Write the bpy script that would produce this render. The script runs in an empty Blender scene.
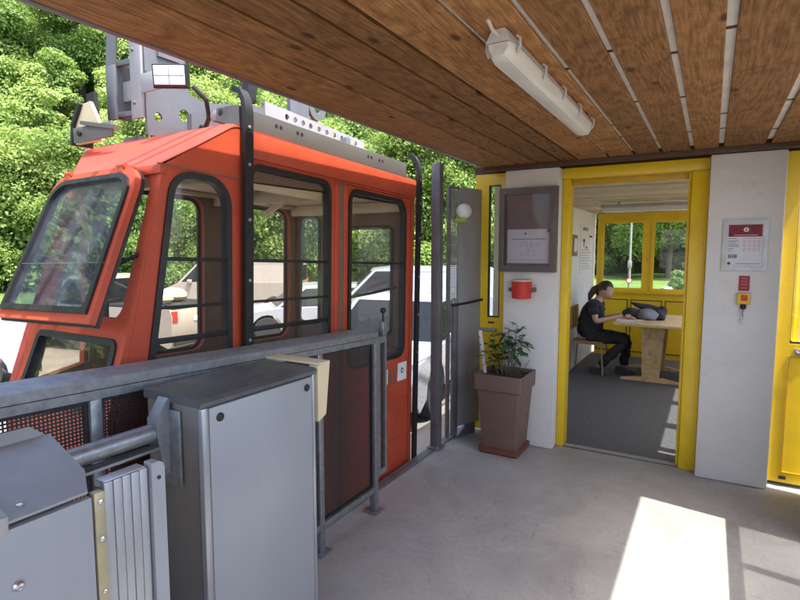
import bpy, bmesh, math, random
import numpy as np
from mathutils import Vector, Matrix, Euler
from mathutils.geometry import tessellate_polygon
R = math.radians
random.seed(7); rng = np.random.default_rng(11)
SC = bpy.context.scene
COL = SC.collection
GZ = -0.65                                    # car park level below the platform

# ------------------------------------------------------------------ materials
MATS = {}
def newmat(name):
    m = bpy.data.materials.new(name); m.use_nodes = True
    nt = m.node_tree; b = nt.nodes['Principled BSDF']
    MATS[name] = m
    return m, nt, b
def N(nt, t, **kw):
    n = nt.nodes.new(t)
    for k, v in kw.items(): setattr(n, k, v)
    return n
def mapped(nt, stretch=(1,1,1), rot=(0,0,0), attr=None):
    tc = N(nt, 'ShaderNodeTexCoord'); mp = N(nt, 'ShaderNodeMapping')
    mp.inputs['Scale'].default_value = stretch; mp.inputs['Rotation'].default_value = rot
    nt.links.new(tc.outputs['Object'], mp.inputs['Vector'])
    if attr:
        a = N(nt, 'ShaderNodeAttribute', attribute_name=attr)
        mu = N(nt, 'ShaderNodeVectorMath', operation='MULTIPLY'); mu.inputs[1].default_value = (37, 51, 23)
        ad = N(nt, 'ShaderNodeVectorMath', operation='ADD')
        nt.links.new(a.outputs['Color'], mu.inputs[0]); nt.links.new(mu.outputs[0], ad.inputs[0])
        nt.links.new(tc.outputs['Object'], ad.inputs[1]); nt.links.new(ad.outputs[0], mp.inputs['Vector'])
    return mp.outputs[0]
def noise(nt, vec, scale, detail=4, rough=.55, dist=0):
    n = N(nt, 'ShaderNodeTexNoise'); n.inputs['Scale'].default_value = scale; n.inputs['Detail'].default_value = detail
    n.inputs['Roughness'].default_value = rough; n.inputs['Distortion'].default_value = dist
    nt.links.new(vec, n.inputs['Vector']); return n.outputs['Fac']
def ramp(nt, fac, stops):
    r = N(nt, 'ShaderNodeValToRGB'); e = r.color_ramp.elements
    while len(e) < len(stops): e.new(.5)
    for i, (p, c) in enumerate(stops):
        e[i].position = p; e[i].color = (*c, 1) if len(c) == 3 else c
    nt.links.new(fac, r.inputs['Fac']); return r.outputs['Color']
def mixc(nt, fac, a, b, mode='MIX'):
    m = N(nt, 'ShaderNodeMix', data_type='RGBA', blend_type=mode)
    for s, i in ((fac, 0), (a, 6), (b, 7)):
        if hasattr(s, 'links'): nt.links.new(s, m.inputs[i])
        elif i == 0: m.inputs[0].default_value = s
        else: m.inputs[i].default_value = (*s, 1)
    return m.outputs[2]
def math_(nt, op, a, b=None):
    m = N(nt, 'ShaderNodeMath', operation=op)
    for i, s in enumerate((a, b)):
        if s is None: continue
        if hasattr(s, 'links'): nt.links.new(s, m.inputs[i])
        else: m.inputs[i].default_value = s
    return m.outputs[0]
def bump(nt, b, h, strength, dist=.01):
    n = N(nt, 'ShaderNodeBump'); n.inputs['Strength'].default_value = strength; n.inputs['Distance'].default_value = dist
    nt.links.new(h, n.inputs['Height']); nt.links.new(n.outputs[0], b.inputs['Normal'])
g3 = lambda v: (v, v, v)
def simple(name, c, rough=.5, metal=0, var=.12, scale=6, stretch=(1,1,1), bmp=0, bscale=60, coat=0, dirt=None, spec=.5):
    """painted / plain surface: base colour with soft blotches, fine mottling, optional dirt patches and bump"""
    m, nt, b = newmat(name); v = mapped(nt, stretch)
    n1 = noise(nt, v, scale, 5, .6)
    lo = tuple(max(0, x*(1-var)) for x in c); hi = tuple(min(1, x*(1+var)) for x in c)
    col = ramp(nt, n1, [(.3, lo), (.7, hi)])
    if dirt:
        n2 = noise(nt, v, scale*.45+1.3, 6, .7, .4)
        f = ramp(nt, n2, [(.56, g3(0)), (.74, g3(dirt[1]))])
        col = mixc(nt, f, col, dirt[0])
    nt.links.new(col, b.inputs['Base Color'])
    rr = ramp(nt, noise(nt, v, scale*3, 3), [(.3, g3(max(.02, rough-.1))), (.7, g3(min(1, rough+.1)))])
    nt.links.new(rr, b.inputs['Roughness'])
    b.inputs['Metallic'].default_value = metal; b.inputs['Specular IOR Level'].default_value = spec
    b.inputs['Coat Weight'].default_value = coat; b.inputs['Coat Roughness'].default_value = .12
    if bmp: bump(nt, b, noise(nt, v, bscale, 4, .6), bmp, .004)
    return m
def glass(name, tint=(1,1,1), haze=.0, gloss=1.0, rough=.01, hazecol=(.7,.7,.72)):
    m, nt, b = newmat(name); out = nt.nodes['Material Output']; nt.nodes.remove(b)
    t = N(nt, 'ShaderNodeBsdfTransparent'); t.inputs[0].default_value = (*tint, 1)
    gl = N(nt, 'ShaderNodeBsdfGlossy'); gl.inputs['Roughness'].default_value = rough
    fr = N(nt, 'ShaderNodeFresnel'); ge = N(nt, 'ShaderNodeNewGeometry'); nt.links.new(math_(nt, 'SUBTRACT', 1.45, math_(nt, 'MULTIPLY', ge.outputs['Backfacing'], 1.45-1/1.45)), fr.inputs['IOR'])
    f = math_(nt, 'MULTIPLY', fr.outputs[0], gloss)
    mx = N(nt, 'ShaderNodeMixShader'); nt.links.new(f, mx.inputs[0])
    nt.links.new(t.outputs[0], mx.inputs[1]); nt.links.new(gl.outputs[0], mx.inputs[2])
    last = mx
    if haze:
        d = N(nt, 'ShaderNodeBsdfDiffuse'); d.inputs[0].default_value = (*hazecol, 1)
        v = mapped(nt, (1,1,1)); hz = ramp(nt, noise(nt, v, 7, 5, .7), [(.3, g3(haze*.5)), (.75, g3(haze*1.5))])
        m2 = N(nt, 'ShaderNodeMixShader'); nt.links.new(hz, m2.inputs[0])
        nt.links.new(mx.outputs[0], m2.inputs[1]); nt.links.new(d.outputs[0], m2.inputs[2]); last = m2
    nt.links.new(last.outputs[0], out.inputs['Surface']); return m
def mesh_mat(name, c, pu, pv, solid, axes=('Y', 'Z'), rnd=False, metal=.3):
    """sheet metal with real see-through holes, pitch pu x pv"""
    m, nt, b = newmat(name); out = nt.nodes['Material Output']
    b.inputs['Base Color'].default_value = (*c, 1); b.inputs['Roughness'].default_value = .55; b.inputs['Metallic'].default_value = metal
    tc = N(nt, 'ShaderNodeTexCoord'); sp = N(nt, 'ShaderNodeSeparateXYZ'); nt.links.new(tc.outputs['Object'], sp.inputs[0])
    u = math_(nt, 'FRACT', math_(nt, 'DIVIDE', sp.outputs[axes[0]], pu)); v = math_(nt, 'FRACT', math_(nt, 'DIVIDE', sp.outputs[axes[1]], pv))
    if rnd:
        du = math_(nt, 'SUBTRACT', u, .5); dv = math_(nt, 'SUBTRACT', v, .5)
        d = math_(nt, 'SQRT', math_(nt, 'ADD', math_(nt, 'MULTIPLY', du, du), math_(nt, 'MULTIPLY', dv, dv)))
        h = math_(nt, 'LESS_THAN', d, solid)
    else:
        h = math_(nt, 'MULTIPLY', math_(nt, 'GREATER_THAN', u, solid), math_(nt, 'GREATER_THAN', v, solid))
    t = N(nt, 'ShaderNodeBsdfTransparent'); mx = N(nt, 'ShaderNodeMixShader')
    nt.links.new(h, mx.inputs[0]); nt.links.new(b.outputs[0], mx.inputs[1]); nt.links.new(t.outputs[0], mx.inputs[2])
    nt.links.new(mx.outputs[0], out.inputs['Surface']); return m

# floor concrete: worn, scuffed
m, nt, b = newmat('concrete'); v = mapped(nt)
c = ramp(nt, noise(nt, v, 1.6, 8, .62, .3), [(.25, (.27,.264,.256)), (.5, (.36,.352,.338)), (.75, (.43,.42,.40))])
c = mixc(nt, ramp(nt, noise(nt, v, 42, 5, .7), [(.35, g3(0)), (.75, g3(.30))]), c, (.15,.143,.135))
zone = ramp(nt, noise(nt, v, 2.2, 3), [(.42, g3(.0)), (.62, g3(1))])
for k, (rz, st, sc_, th) in enumerate((( .5, (1.9,12,1), 5.1, .655), (-.7, (13,2.1,1), 4.6, .66), (1.9, (2.0,14,1), 5.7, .665), (2.6, (15,2.4,1), 4.1, .66))):
    vv = mapped(nt, st, (0,0,rz)); q_ = ramp(nt, noise(nt, vv, sc_, 2, .45, .1), [(th, g3(0)), (th+.05, g3(.45))])
    c = mixc(nt, math_(nt, 'MULTIPLY', q_, zone), c, (.12,.115,.11))
c = mixc(nt, ramp(nt, noise(nt, v, .55, 4, .6, .6), [(.5, g3(0)), (.75, g3(.4))]), c, (.40,.375,.325))
c = mixc(nt, ramp(nt, noise(nt, v, 1.15, 7, .68, 1.2), [(.52, g3(0)), (.68, g3(.5))]), c, (.21,.205,.198))
c = mixc(nt, ramp(nt, noise(nt, v, 9, 6, .75, .4), [(.6, g3(0)), (.72, g3(.5))]), c, (.18,.175,.168))
nt.links.new(c, b.inputs['Base Color'])
nt.links.new(ramp(nt, noise(nt, v, 3, 5), [(.3, g3(.42)), (.7, g3(.75))]), b.inputs['Roughness'])
bump(nt, b, noise(nt, v, 55, 6, .7), .25, .004)

# stained boards of the canopy
def boards(name, dark, mid, light, along='Y', knots=True, rough=.5, big=1.0):
    m, nt, b = newmat(name)
    st = {'Y': (26,1.6,26), 'X': (1.6,26,26), 'Z': (26,26,1.6)}[along]
    st2 = {'Y': (4.6,.75,4.6), 'X': (.75,4.6,4.6), 'Z': (4.6,4.6,.75)}[along]
    v = mapped(nt, tuple(s*big for s in st), attr='rnd'); v2 = mapped(nt, tuple(s*big for s in st2), attr='rnd'); v3 = mapped(nt, (1,1,1), attr='rnd')
    low = noise(nt, v2, 1.0, 1.5, .45, .15)
    rings = math_(nt, 'ADD', math_(nt, 'MULTIPLY', math_(nt, 'SINE', math_(nt, 'MULTIPLY', low, 130)), .5), .5)
    grain = noise(nt, v, 5.5, 7, .65, .5)
    f = math_(nt, 'ADD', math_(nt, 'MULTIPLY', rings, .11), math_(nt, 'MULTIPLY', grain, .90))
    c = ramp(nt, f, [(.22, dark), (.5, mid), (.82, light)])
    blot = ramp(nt, noise(nt, v3, 7.5, 6, .7, .9), [(.47, g3(0)), (.72, g3(.75))])
    c = mixc(nt, blot, c, tuple(x*.42 for x in mid))
    if knots:
        vo = N(nt, 'ShaderNodeTexVoronoi', voronoi_dimensions='2D'); vo.inputs['Scale'].default_value = 1.0
        kv = {'Y': (3.1,1.5,1), 'X': (2.0,4.6,1), 'Z': (4,4,2)}[along]
        nt.links.new(mapped(nt, kv, attr='rnd'), vo.inputs['Vector'])
        c = mixc(nt, ramp(nt, vo.outputs['Distance'], [(.030, g3(.9)), (.062, g3(0))]), c, tuple(x*.2 for x in mid))
    a = N(nt, 'ShaderNodeAttribute', attribute_name='rnd')
    sx = N(nt, 'ShaderNodeSeparateColor'); nt.links.new(a.outputs['Color'], sx.inputs[0])
    tone = ramp(nt, sx.outputs[0], [(0, g3(.62)), (1, g3(1.18))])
    c = mixc(nt, 1.0, c, tone, 'MULTIPLY')
    nt.links.new(c, b.inputs['Base Color'])
    b.inputs['Roughness'].default_value = rough; b.inputs['Specular IOR Level'].default_value = .25
    bump(nt, b, grain, .25, .003)
    return m
boards('canopy_wood', (.070,.029,.010), (.315,.148,.053), (.53,.29,.114), rough=.72)
boards('room_ceiling_wood', (.40,.29,.17), (.55,.43,.28), (.66,.55,.39), 'X', knots=False, big=1.4)
boards('pine', (.45,.30,.14), (.60,.43,.22), (.68,.52,.30), 'X', knots=False, rough=.4)
boards('chair_wood', (.28,.13,.05), (.42,.22,.08), (.5,.28,.12), 'Z', knots=False)
simple('trim_wood', (.07,.030,.012), .55, var=.3, scale=9, stretch=(1,8,8))
simple('white_strip', (.66,.63,.56), .6, var=.12, scale=8, dirt=((.3,.26,.2), .5))
simple('plaster', (.72,.69,.63), .85, var=.05, scale=3, bmp=.7, bscale=26, dirt=((.50,.47,.42), .6))
simple('room_plaster', (.70,.69,.66), .85, var=.04, scale=3, bmp=.2, bscale=40)
simple('yellow_paint', (.80,.535,.012), .38, var=.08, scale=4, coat=.15, dirt=((.55,.34,.012), .5))
simple('dark_yellow', (.52,.31,.01), .42, var=.1, scale=4)
simple('carpet', (.085,.088,.098), .95, var=.25, scale=30, bmp=.3, bscale=200)
simple('galvanised', (.27,.285,.30), .42, .65, var=.22, scale=26, bmp=.06, bscale=30, dirt=((.17,.175,.18), .6))
simple('steel_grey', (.30,.29,.275), .42, .2, var=.1, scale=5, stretch=(1,1,.3), dirt=((.18,.17,.16), .6))
simple('steel_dark', (.15,.15,.155), .5, .25, var=.2, scale=7)
simple('cabinet_dark', (.22,.20,.18), .42, .5, var=.12, scale=2.2, stretch=(1,1,.4), dirt=((.10,.09,.08), .5))
simple('cabinet_lid', (.12,.12,.122), .45, .4, var=.3, scale=4, dirt=((.12,.10,.09), .5))
simple('brushed_alu', (.36,.37,.385), .36, .55, var=.06, scale=3, stretch=(1,1,.25), dirt=((.40,.41,.43), .45))
simple('white_sheet', (.285,.30,.315), .4, .08, var=.05, scale=2.5, stretch=(1,1,.3), dirt=((.235,.245,.255), .7))
simple('lid_grey', (.255,.258,.262), .5, .25, var=.1, scale=4, dirt=((.15,.15,.16), .5))
simple('brass_strip', (.42,.36,.22), .4, .5, var=.15, scale=9)
simple('cream_plate', (.60,.49,.31), .5, var=.07, scale=4)
simple('red_paint', (.46,.070,.030), .5, var=.14, scale=3, coat=.06, dirt=((.30,.055,.032), .65), spec=.35)
simple('red_roof', (.40,.050,.026), .55, var=.12, scale=3, coat=.0, dirt=((.28,.045,.028), .5))
simple('red_bin', (.55,.03,.02), .4, var=.1, scale=8)
simple('rubber', (.014,.014,.016), .45, var=.3, scale=12)
simple('black_metal', (.012,.012,.013), .6, var=.3, scale=12)
simple('cabin_lining', (.17,.105,.08), .6, var=.15, scale=4)
simple('cream_interior', (.52,.43,.32), .6, var=.1, scale=4)
simple('hanger_grey', (.135,.142,.152), .42, .25, var=.07, scale=5, dirt=((.11,.115,.12), .6))
simple('hanger_light', (.30,.30,.305), .45, .1, var=.05, scale=5, dirt=((.17,.165,.16), .6))
simple('rail_grey', (.15,.145,.135), .45, .3, var=.08, scale=4, stretch=(1,.3,1), dirt=((.10,.092,.085), .6))
simple('lamp_body', (.52,.51,.47), .5, var=.08, scale=6)
simple('case_frame', (.12,.105,.10), .4, .5, var=.12, scale=6)
simple('case_back', (.20,.15,.125), .7, var=.15, scale=5)
simple('alu_frame', (.34,.34,.34), .33, .6, var=.06, scale=5)
simple('paper', (.70,.69,.69), .8, var=.03)
simple('ink', (.10,.10,.11), .8, var=.1)
simple('faint_ink', (.42,.41,.42), .8, var=.15, scale=40)
simple('crimson_print', (.20,.012,.022), .6, var=.5, scale=14, stretch=(1,1,2.5))
simple('red_sign', (.36,.02,.03), .5, var=.08)
simple('pink_ink', (.60,.25,.25), .8, var=.2, scale=50)
simple('safety_yellow', (.75,.47,.01), .4, var=.05)
simple('button_red', (.60,.02,.015), .3)
simple('pot_brown', (.165,.105,.078), .55, var=.08, scale=4, bmp=.08, bscale=90)
simple('saucer_brown', (.16,.055,.03), .5)
simple('soil', (.05,.035,.025), .95, var=.4, scale=40, bmp=.9, bscale=60)
simple('stem_green', (.10,.12,.04), .7)
simple('twig', (.10,.06,.035), .8)
simple('plant_leaf', (.035,.085,.025), .45, var=.3, scale=12)
simple('birch', (.62,.60,.54), .75, var=.08, scale=10)
simple('birch_mark', (.05,.045,.04), .8)
simple('white_globe', (.74,.73,.70), .35)
simple('green_plastic', (.38,.55,.06), .5)
simple('asphalt', (.17,.157,.14), .9, var=.2, scale=1.2, bmp=.3, bscale=30, dirt=((.22,.20,.175), .7))
simple('path_gravel', (.42,.37,.32), .95, var=.15, scale=1.5)
simple('grass_ground', (.085,.15,.022), .95, var=.3, scale=.5, bmp=.8, bscale=9)
simple('hill_ground', (.05,.075,.018), 1.0, var=.5, scale=.35)
simple('bark', (.11,.08,.055), .95, var=.3, scale=5, stretch=(4,4,1), bmp=.6, bscale=14)
simple('car_white', (.30,.325,.36), .3, var=.02, coat=.6)
simple('car_cream', (.32,.285,.24), .35, var=.03, coat=.4)
simple('car_black', (.02,.02,.022), .45)
simple('tyre', (.022,.022,.023), .85)
simple('rim', (.42,.43,.45), .35, .7)
simple('chrome', (.6,.6,.62), .2, .9)
simple('tail_red', (.42,.015,.012), .25, coat=.4)
simple('amber', (.70,.33,.03), .35)
simple('plate_white', (.74,.74,.74), .5)
simple('sack', (.48,.40,.28), .9, var=.15, bmp=.4, bscale=20)
simple('tarp', (.22,.22,.22), .7, var=.08)
simple('roof_sheet', (.30,.30,.30), .6, .3)
simple('skin', (.50,.29,.21), .5, var=.06, scale=12)
simple('hair', (.035,.018,.012), .5, var=.3, scale=30, stretch=(6,6,1))
simple('black_cloth', (.018,.018,.021), .85, var=.3, scale=14, bmp=.3, bscale=60)
simple('trousers', (.022,.019,.022), .85, var=.3, scale=14, bmp=.3, bscale=60)
simple('shoe', (.04,.028,.022), .5)
simple('eye_white', (.7,.7,.7), .3)
simple('lip', (.36,.14,.11), .5)
simple('jacket', (.03,.033,.042), .75, var=.3, scale=10)
simple('jacket_grey', (.23,.245,.28), .8, var=.2, scale=10)
simple('sign_red', (.6,.03,.02), .5)
glass('clear_glass', (.96,.98,.97), 0, 1.0)
glass('cabin_glass', (.985,.975,.95), .014, .6, .015, (.62,.58,.52))
glass('flap_glass', (.62,.67,.75), .06, 1.2, .02, (.40,.45,.58))
glass('car_glass', (.10,.13,.15), .01, .8, .02)
glass('case_glass', (.9,.89,.9), .02, .35, .05)
m, nt, b = newmat('diffuser'); b.inputs['Base Color'].default_value = (.68,.66,.60,1); b.inputs['Roughness'].default_value = .3
b.inputs['Subsurface Weight'].default_value = .25; b.inputs['Subsurface Radius'].default_value = (.05,.05,.05)
nt.links.new(ramp(nt, noise(nt, mapped(nt, (14,1,14)), 3, 4), [(.3, (.56,.535,.48)), (.7, (.70,.685,.63))]), b.inputs['Base Color'])
mesh_mat('fence_mesh', (.034,.032,.031), .0122, .0122, .50)
mesh_mat('perforated', (.33,.335,.35), .015, .015, .26, rnd=True, metal=.5)
def leafmat(name, a, c, d):
    m, nt, b = newmat(name); out = nt.nodes['Material Output']
    at = N(nt, 'ShaderNodeAttribute', attribute_name='hue'); sx = at.outputs['Fac']
    col = ramp(nt, sx, [(0, a), (.55, c), (1, d)])
    nt.links.new(col, b.inputs['Base Color']); b.inputs['Roughness'].default_value = .55; b.inputs['Specular IOR Level'].default_value = .3
    tr = N(nt, 'ShaderNodeBsdfTranslucent'); nt.links.new(mixc(nt, .5, col, (.34,.42,.06)), tr.inputs[0])
    mx = N(nt, 'ShaderNodeMixShader'); mx.inputs[0].default_value = .42
    nt.links.new(b.outputs[0], mx.inputs[1]); nt.links.new(tr.outputs[0], mx.inputs[2]); nt.links.new(mx.outputs[0], out.inputs['Surface'])
leafmat('leaf_bright', (0.127,0.210,0.053), (0.224,0.331,0.083), (0.329,0.422,0.131))
leafmat('leaf_mid', (0.129,0.230,0.063), (0.227,0.360,0.098), (0.348,0.470,0.143))
leafmat('leaf_dark', (0.102,0.198,0.059), (0.187,0.328,0.090), (0.295,0.439,0.125))
leafmat('leaf_wood', (0.120,0.214,0.069), (0.269,0.406,0.114), (0.504,0.631,0.223))
mt = lambda n: MATS[n]

# ------------------------------------------------------------------ mesh helpers
class MB:
    def __init__(s): s.bm = bmesh.new()
    def _faces(s, vs, fs):
        V = [s.bm.verts.new(v) for v in vs]; out = []
        for f in fs:
            try: out.append(s.bm.faces.new([V[i] for i in f]))
            except ValueError: pass
        return V, out
    def box(s, a, c, bev=0, seg=2):
        x0, x1 = sorted((a[0], c[0])); y0, y1 = sorted((a[1], c[1])); z0, z1 = sorted((a[2], c[2]))
        V, F = s._faces([(x0,y0,z0),(x1,y0,z0),(x1,y1,z0),(x0,y1,z0),(x0,y0,z1),(x1,y0,z1),(x1,y1,z1),(x0,y1,z1)],
                 [(0,3,2,1),(4,5,6,7),(0,1,5,4),(1,2,6,5),(2,3,7,6),(3,0,4,7)])
        if bev:
            es = list({e for f in F for e in f.edges})
            bmesh.ops.bevel(s.bm, geom=es, offset=bev, segments=seg, affect='EDGES', profile=.5)
        return s
    def bar(s, p, q, w, h=None, up=(0,0,1), bev=0):
        """rectangular bar from p to q"""
        h = h or w; p = Vector(p); q = Vector(q); d = (q-p).normalized(); u = Vector(up)
        if abs(d.dot(u)) > .98: u = Vector((0,1,0))
        r = d.cross(u).normalized(); u = r.cross(d)
        vs = [e + r*(a*w/2) + u*(c*h/2) for e in (p, q) for a, c in ((-1,-1),(1,-1),(1,1),(-1,1))]
        V, F = s._faces(vs, [(3,2,1,0),(4,5,6,7),(0,1,5,4),(1,2,6,5),(2,3,7,6),(3,0,4,7)])
        if bev: bmesh.ops.bevel(s.bm, geom=list({e for f in F for e in f.edges}), offset=bev, segments=2, affect='EDGES', profile=.5)
        return s
    def tube(s, pts, r, n=12, cap=True):
        pts = [Vector(p) for p in pts]; rs = r if isinstance(r, (list, tuple)) else [r]*len(pts); rings = []
        t0 = (pts[1]-pts[0]).normalized(); ref = Vector((0,0,1)) if abs(t0.z) < .9 else Vector((1,0,0))
        for i, p in enumerate(pts):
            t = (pts[min(i+1, len(pts)-1)] - pts[max(i-1, 0)]).normalized()
            a = t.cross(ref).normalized(); c = a.cross(t)
            rings.append([s.bm.verts.new(p + (a*math.cos(2*math.pi*k/n) + c*math.sin(2*math.pi*k/n))*rs[i]) for k in range(n)])
        for A, B in zip(rings, rings[1:]):
            for k in range(n): s.bm.faces.new((A[k], A[(k+1)%n], B[(k+1)%n], B[k])).smooth = True
        if cap: s.bm.faces.new(rings[0][::-1]); s.bm.faces.new(rings[-1])
        return s
    def lathe(s, prof, c=(0,0,0), n=24, axis='Z'):
        rings = []
        for r, h in prof:
            ring = []
            for k in range(n):
                a = 2*math.pi*k/n; x, y = r*math.cos(a), r*math.sin(a)
                v = {'Z': (x,y,h), 'X': (h,x,y), 'Y': (x,h,y)}[axis]
                ring.append(s.bm.verts.new((v[0]+c[0], v[1]+c[1], v[2]+c[2])))
            rings.append(ring)
        for A, B in zip(rings, rings[1:]):
            for k in range(n): s.bm.faces.new((A[k], A[(k+1)%n], B[(k+1)%n], B[k])).smooth = True
        s.bm.faces.new(rings[0]); s.bm.faces.new(rings[-1])
        return s
    def ball(s, c, r, seg=16, sc=(1,1,1), rot=None):
        mx = Matrix.Translation(c) @ (rot or Matrix()) @ Matrix.Diagonal((r*sc[0], r*sc[1], r*sc[2], 1))
        for f in {f for v in bmesh.ops.create_uvsphere(s.bm, u_segments=seg, v_segments=max(6, seg//2), radius=1, matrix=mx)['verts'] for f in v.link_faces}: f.smooth = True
        return s
    def panel(s, outer, holes, mp, w0, w1):
        """flat sheet with holes: 2-D loops (u,v), mapped by mp(u,v,w), thickness w0..w1"""
        loops = [outer] + list(holes)
        tri = tessellate_polygon([[Vector((u, v, 0)) for u, v in L] for L in loops])
        flat = [p for L in loops for p in L]
        A = [s.bm.verts.new(mp(u, v, w0)) for u, v in flat]; B = [s.bm.verts.new(mp(u, v, w1)) for u, v in flat]
        for t in tri:
            for VV, o in ((A, t), (B, t[::-1])):
                try: s.bm.faces.new([VV[i] for i in o])
                except ValueError: pass
        k = 0
        for L in loops:
            n = len(L)
            for i in range(n):
                a, c = k+i, k+(i+1) % n
                try: s.bm.faces.new((A[a], A[c], B[c], B[a]))
                except ValueError: pass
            k += n
        return s
    def loft(s, secs, cap=True):
        rings = [[s.bm.verts.new(p) for p in sec] for sec in secs]; n = len(rings[0])
        for A, B in zip(rings, rings[1:]):
            for k in range(n): s.bm.faces.new((A[k], A[(k+1)%n], B[(k+1)%n], B[k]))
        if cap: s.bm.faces.new(rings[0][::-1]); s.bm.faces.new(rings[-1])
        return s
    def bevel_all(s, off, seg=2, ang=30):
        es = [e for e in s.bm.edges if len(e.link_faces) == 2 and e.calc_face_angle(0) > R(ang)]
        bmesh.ops.bevel(s.bm, geom=es, offset=off, segments=seg, affect='EDGES', profile=.5); return s

WM = {}
def finish(name, mb, mat, parent=None, local=False, loc=None, ang=35):
    bm = mb.bm
    bmesh.ops.recalc_face_normals(bm, faces=bm.faces)
    if parent is not None and not local: bm.transform(WM[parent.name].inverted())
    if parent is None and loc is not None: bm.transform(Matrix.Translation(loc).inverted())
    me = bpy.data.meshes.new(name); bm.to_mesh(me); bm.free()
    if me.polygons:
        me.polygons.foreach_set('use_smooth', [True]*len(me.polygons)); me.set_sharp_from_angle(angle=R(ang))
    me.materials.append(MATS[mat])
    o = bpy.data.objects.new(name, me); COL.objects.link(o)
    if parent is not None: o.parent = parent; WM[o.name] = WM[parent.name]
    else:
        o.location = loc or (0,0,0); WM[o.name] = Matrix.Translation(o.location)
    return o
def tag(o, label=None, cat=None, group=None, kind=None):
    if label: o['label'] = label
    if cat: o['category'] = cat
    if group: o['group'] = group
    if kind: o['kind'] = kind
    return o
def thing(name, label, cat, loc=(0,0,0), rot=(0,0,0), group=None):
    o = bpy.data.objects.new(name, None); COL.objects.link(o); o.empty_display_size = .1
    o.location = loc; o.rotation_euler = rot
    WM[o.name] = Matrix.LocRotScale(Vector(loc), Euler(rot), None)
    return tag(o, label, cat, group, 'thing')
def part(name, mb, mat, parent, label=None, local=False, ang=35):
    o = finish(name, mb, mat, parent, local, ang=ang)
    if label: o['label'] = label
    return o
def one(name, mb, mat, label, cat, loc=(0,0,0), group=None, kind=None):
    return tag(finish(name, mb, mat, None, loc=loc), label, cat, group, kind or 'thing')
def struct(name, mb, mat):
    return tag(finish(name, mb, mat), kind='structure')
def rounded(pts, rad, n=6):
    out = []; L = len(pts)
    for i in range(L):
        p = Vector(pts[i]); a = Vector(pts[i-1]); c = Vector(pts[(i+1) % L]); r = rad[i] if isinstance(rad, (list, tuple)) else rad
        if r <= 0: out.append(tuple(p)); continue
        da = (a-p).normalized(); dc = (c-p).normalized(); th = da.angle(dc); t = r/math.tan(th/2)
        s = p + da*t; e = p + dc*t; ctr = p + (da+dc).normalized()*(r/math.sin(th/2))
        v0 = s-ctr; v1 = e-ctr; a0 = math.atan2(v0.y, v0.x); d = math.atan2(v1.y, v1.x)-a0
        while d > math.pi: d -= 2*math.pi
        while d < -math.pi: d += 2*math.pi
        for k in range(n+1): out.append((ctr.x+r*math.cos(a0+d*k/n), ctr.y+r*math.sin(a0+d*k/n)))
    return out
def inset(L, d):
    """shrink a convex-ish loop by d"""
    n = len(L); area = sum(L[i][0]*L[(i+1)%n][1]-L[(i+1)%n][0]*L[i][1] for i in range(n)); sg = 1 if area > 0 else -1
    out = []
    for i in range(n):
        p = Vector(L[i]); a = Vector(L[i-1]); c = Vector(L[(i+1)%n])
        e1 = (p-a); e2 = (c-p)
        if e1.length < 1e-9: e1 = e2
        if e2.length < 1e-9: e2 = e1
        n1 = Vector((-e1.y, e1.x)).normalized()*sg; n2 = Vector((-e2.y, e2.x)).normalized()*sg
        m = (n1+n2); m = m.normalized() if m.length > 1e-6 else n1
        out.append(tuple(p + m*(d/max(.4, m.dot(n1)))))
    return out
def rect(u0, v0, u1, v1): return [(u0,v0),(u1,v0),(u1,v1),(u0,v1)]
mX = lambda X: (lambda u, v, w: (X+w, u, v))           # sheet facing X: u = Y, v = Z
mY = lambda Y: (lambda u, v, w: (u, Y+w, v))           # sheet facing Y: u = X, v = Z
def polar(az, r, z=0): return (-math.sin(R(az))*r, math.cos(R(az))*r, z)
def rnd_attr(o, key=None):
    """per-board random colour; key maps a face centre to the number of its board"""
    me = o.data; at = me.attributes.new('rnd', 'FLOAT_COLOR', 'CORNER'); vals = []; cols = {}
    for p in me.polygons:
        k = key(p.center) if key else 0
        if k not in cols: cols[k] = (random.random(), random.random(), random.random(), 1)
        vals += cols[k]*len(p.loop_indices)
    at.data.foreach_set('color', vals)

# ------------------------------------------------------------------ camera, light
cam = bpy.data.cameras.new('camera'); co = bpy.data.objects.new('camera', cam); COL.objects.link(co)
cam.sensor_width = 36; cam.lens = 36*530/800; cam.clip_end = 2000; cam.clip_start = .03
co.location = (0, 0, 1.65); co.rotation_euler = (R(90)-math.atan(49/530), 0, R(30.4)); SC.camera = co
sun_dir = Vector((-1, .14, -2.4)).normalized()
sl = bpy.data.lights.new('sun', 'SUN'); sl.energy = 2.0; sl.angle = R(.53); sl.color = (1, .955, .87)
so = bpy.data.objects.new('sun', sl); COL.objects.link(so); so.rotation_euler = sun_dir.to_track_quat('-Z', 'Y').to_euler(); so.location = (3, -1, 9)
W = bpy.data.worlds.new('World'); SC.world = W; W.use_nodes = True
wn = W.node_tree; sky = wn.nodes.new('ShaderNodeTexSky'); sky.sky_type = 'NISHITA'; sky.sun_disc = False
sky.sun_elevation = math.asin(-sun_dir.z); sky.sun_rotation = math.atan2(-sun_dir.x, -sun_dir.y)
sky.air_density = .65; sky.dust_density = 3.0; sky.ozone_density = .4
wn.links.new(sky.outputs[0], wn.nodes['Background'].inputs[0]); wn.nodes['Background'].inputs[1].default_value = .15
vs = SC.view_settings; vs.view_transform = 'Standard'; vs.look = 'None'; vs.gamma = 1; vs.exposure = 2.4; vs.use_curve_mapping = False
SC.cycles.max_bounces = 10; SC.cycles.diffuse_bounces = 5; SC.cycles.transparent_max_bounces = 24

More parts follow.
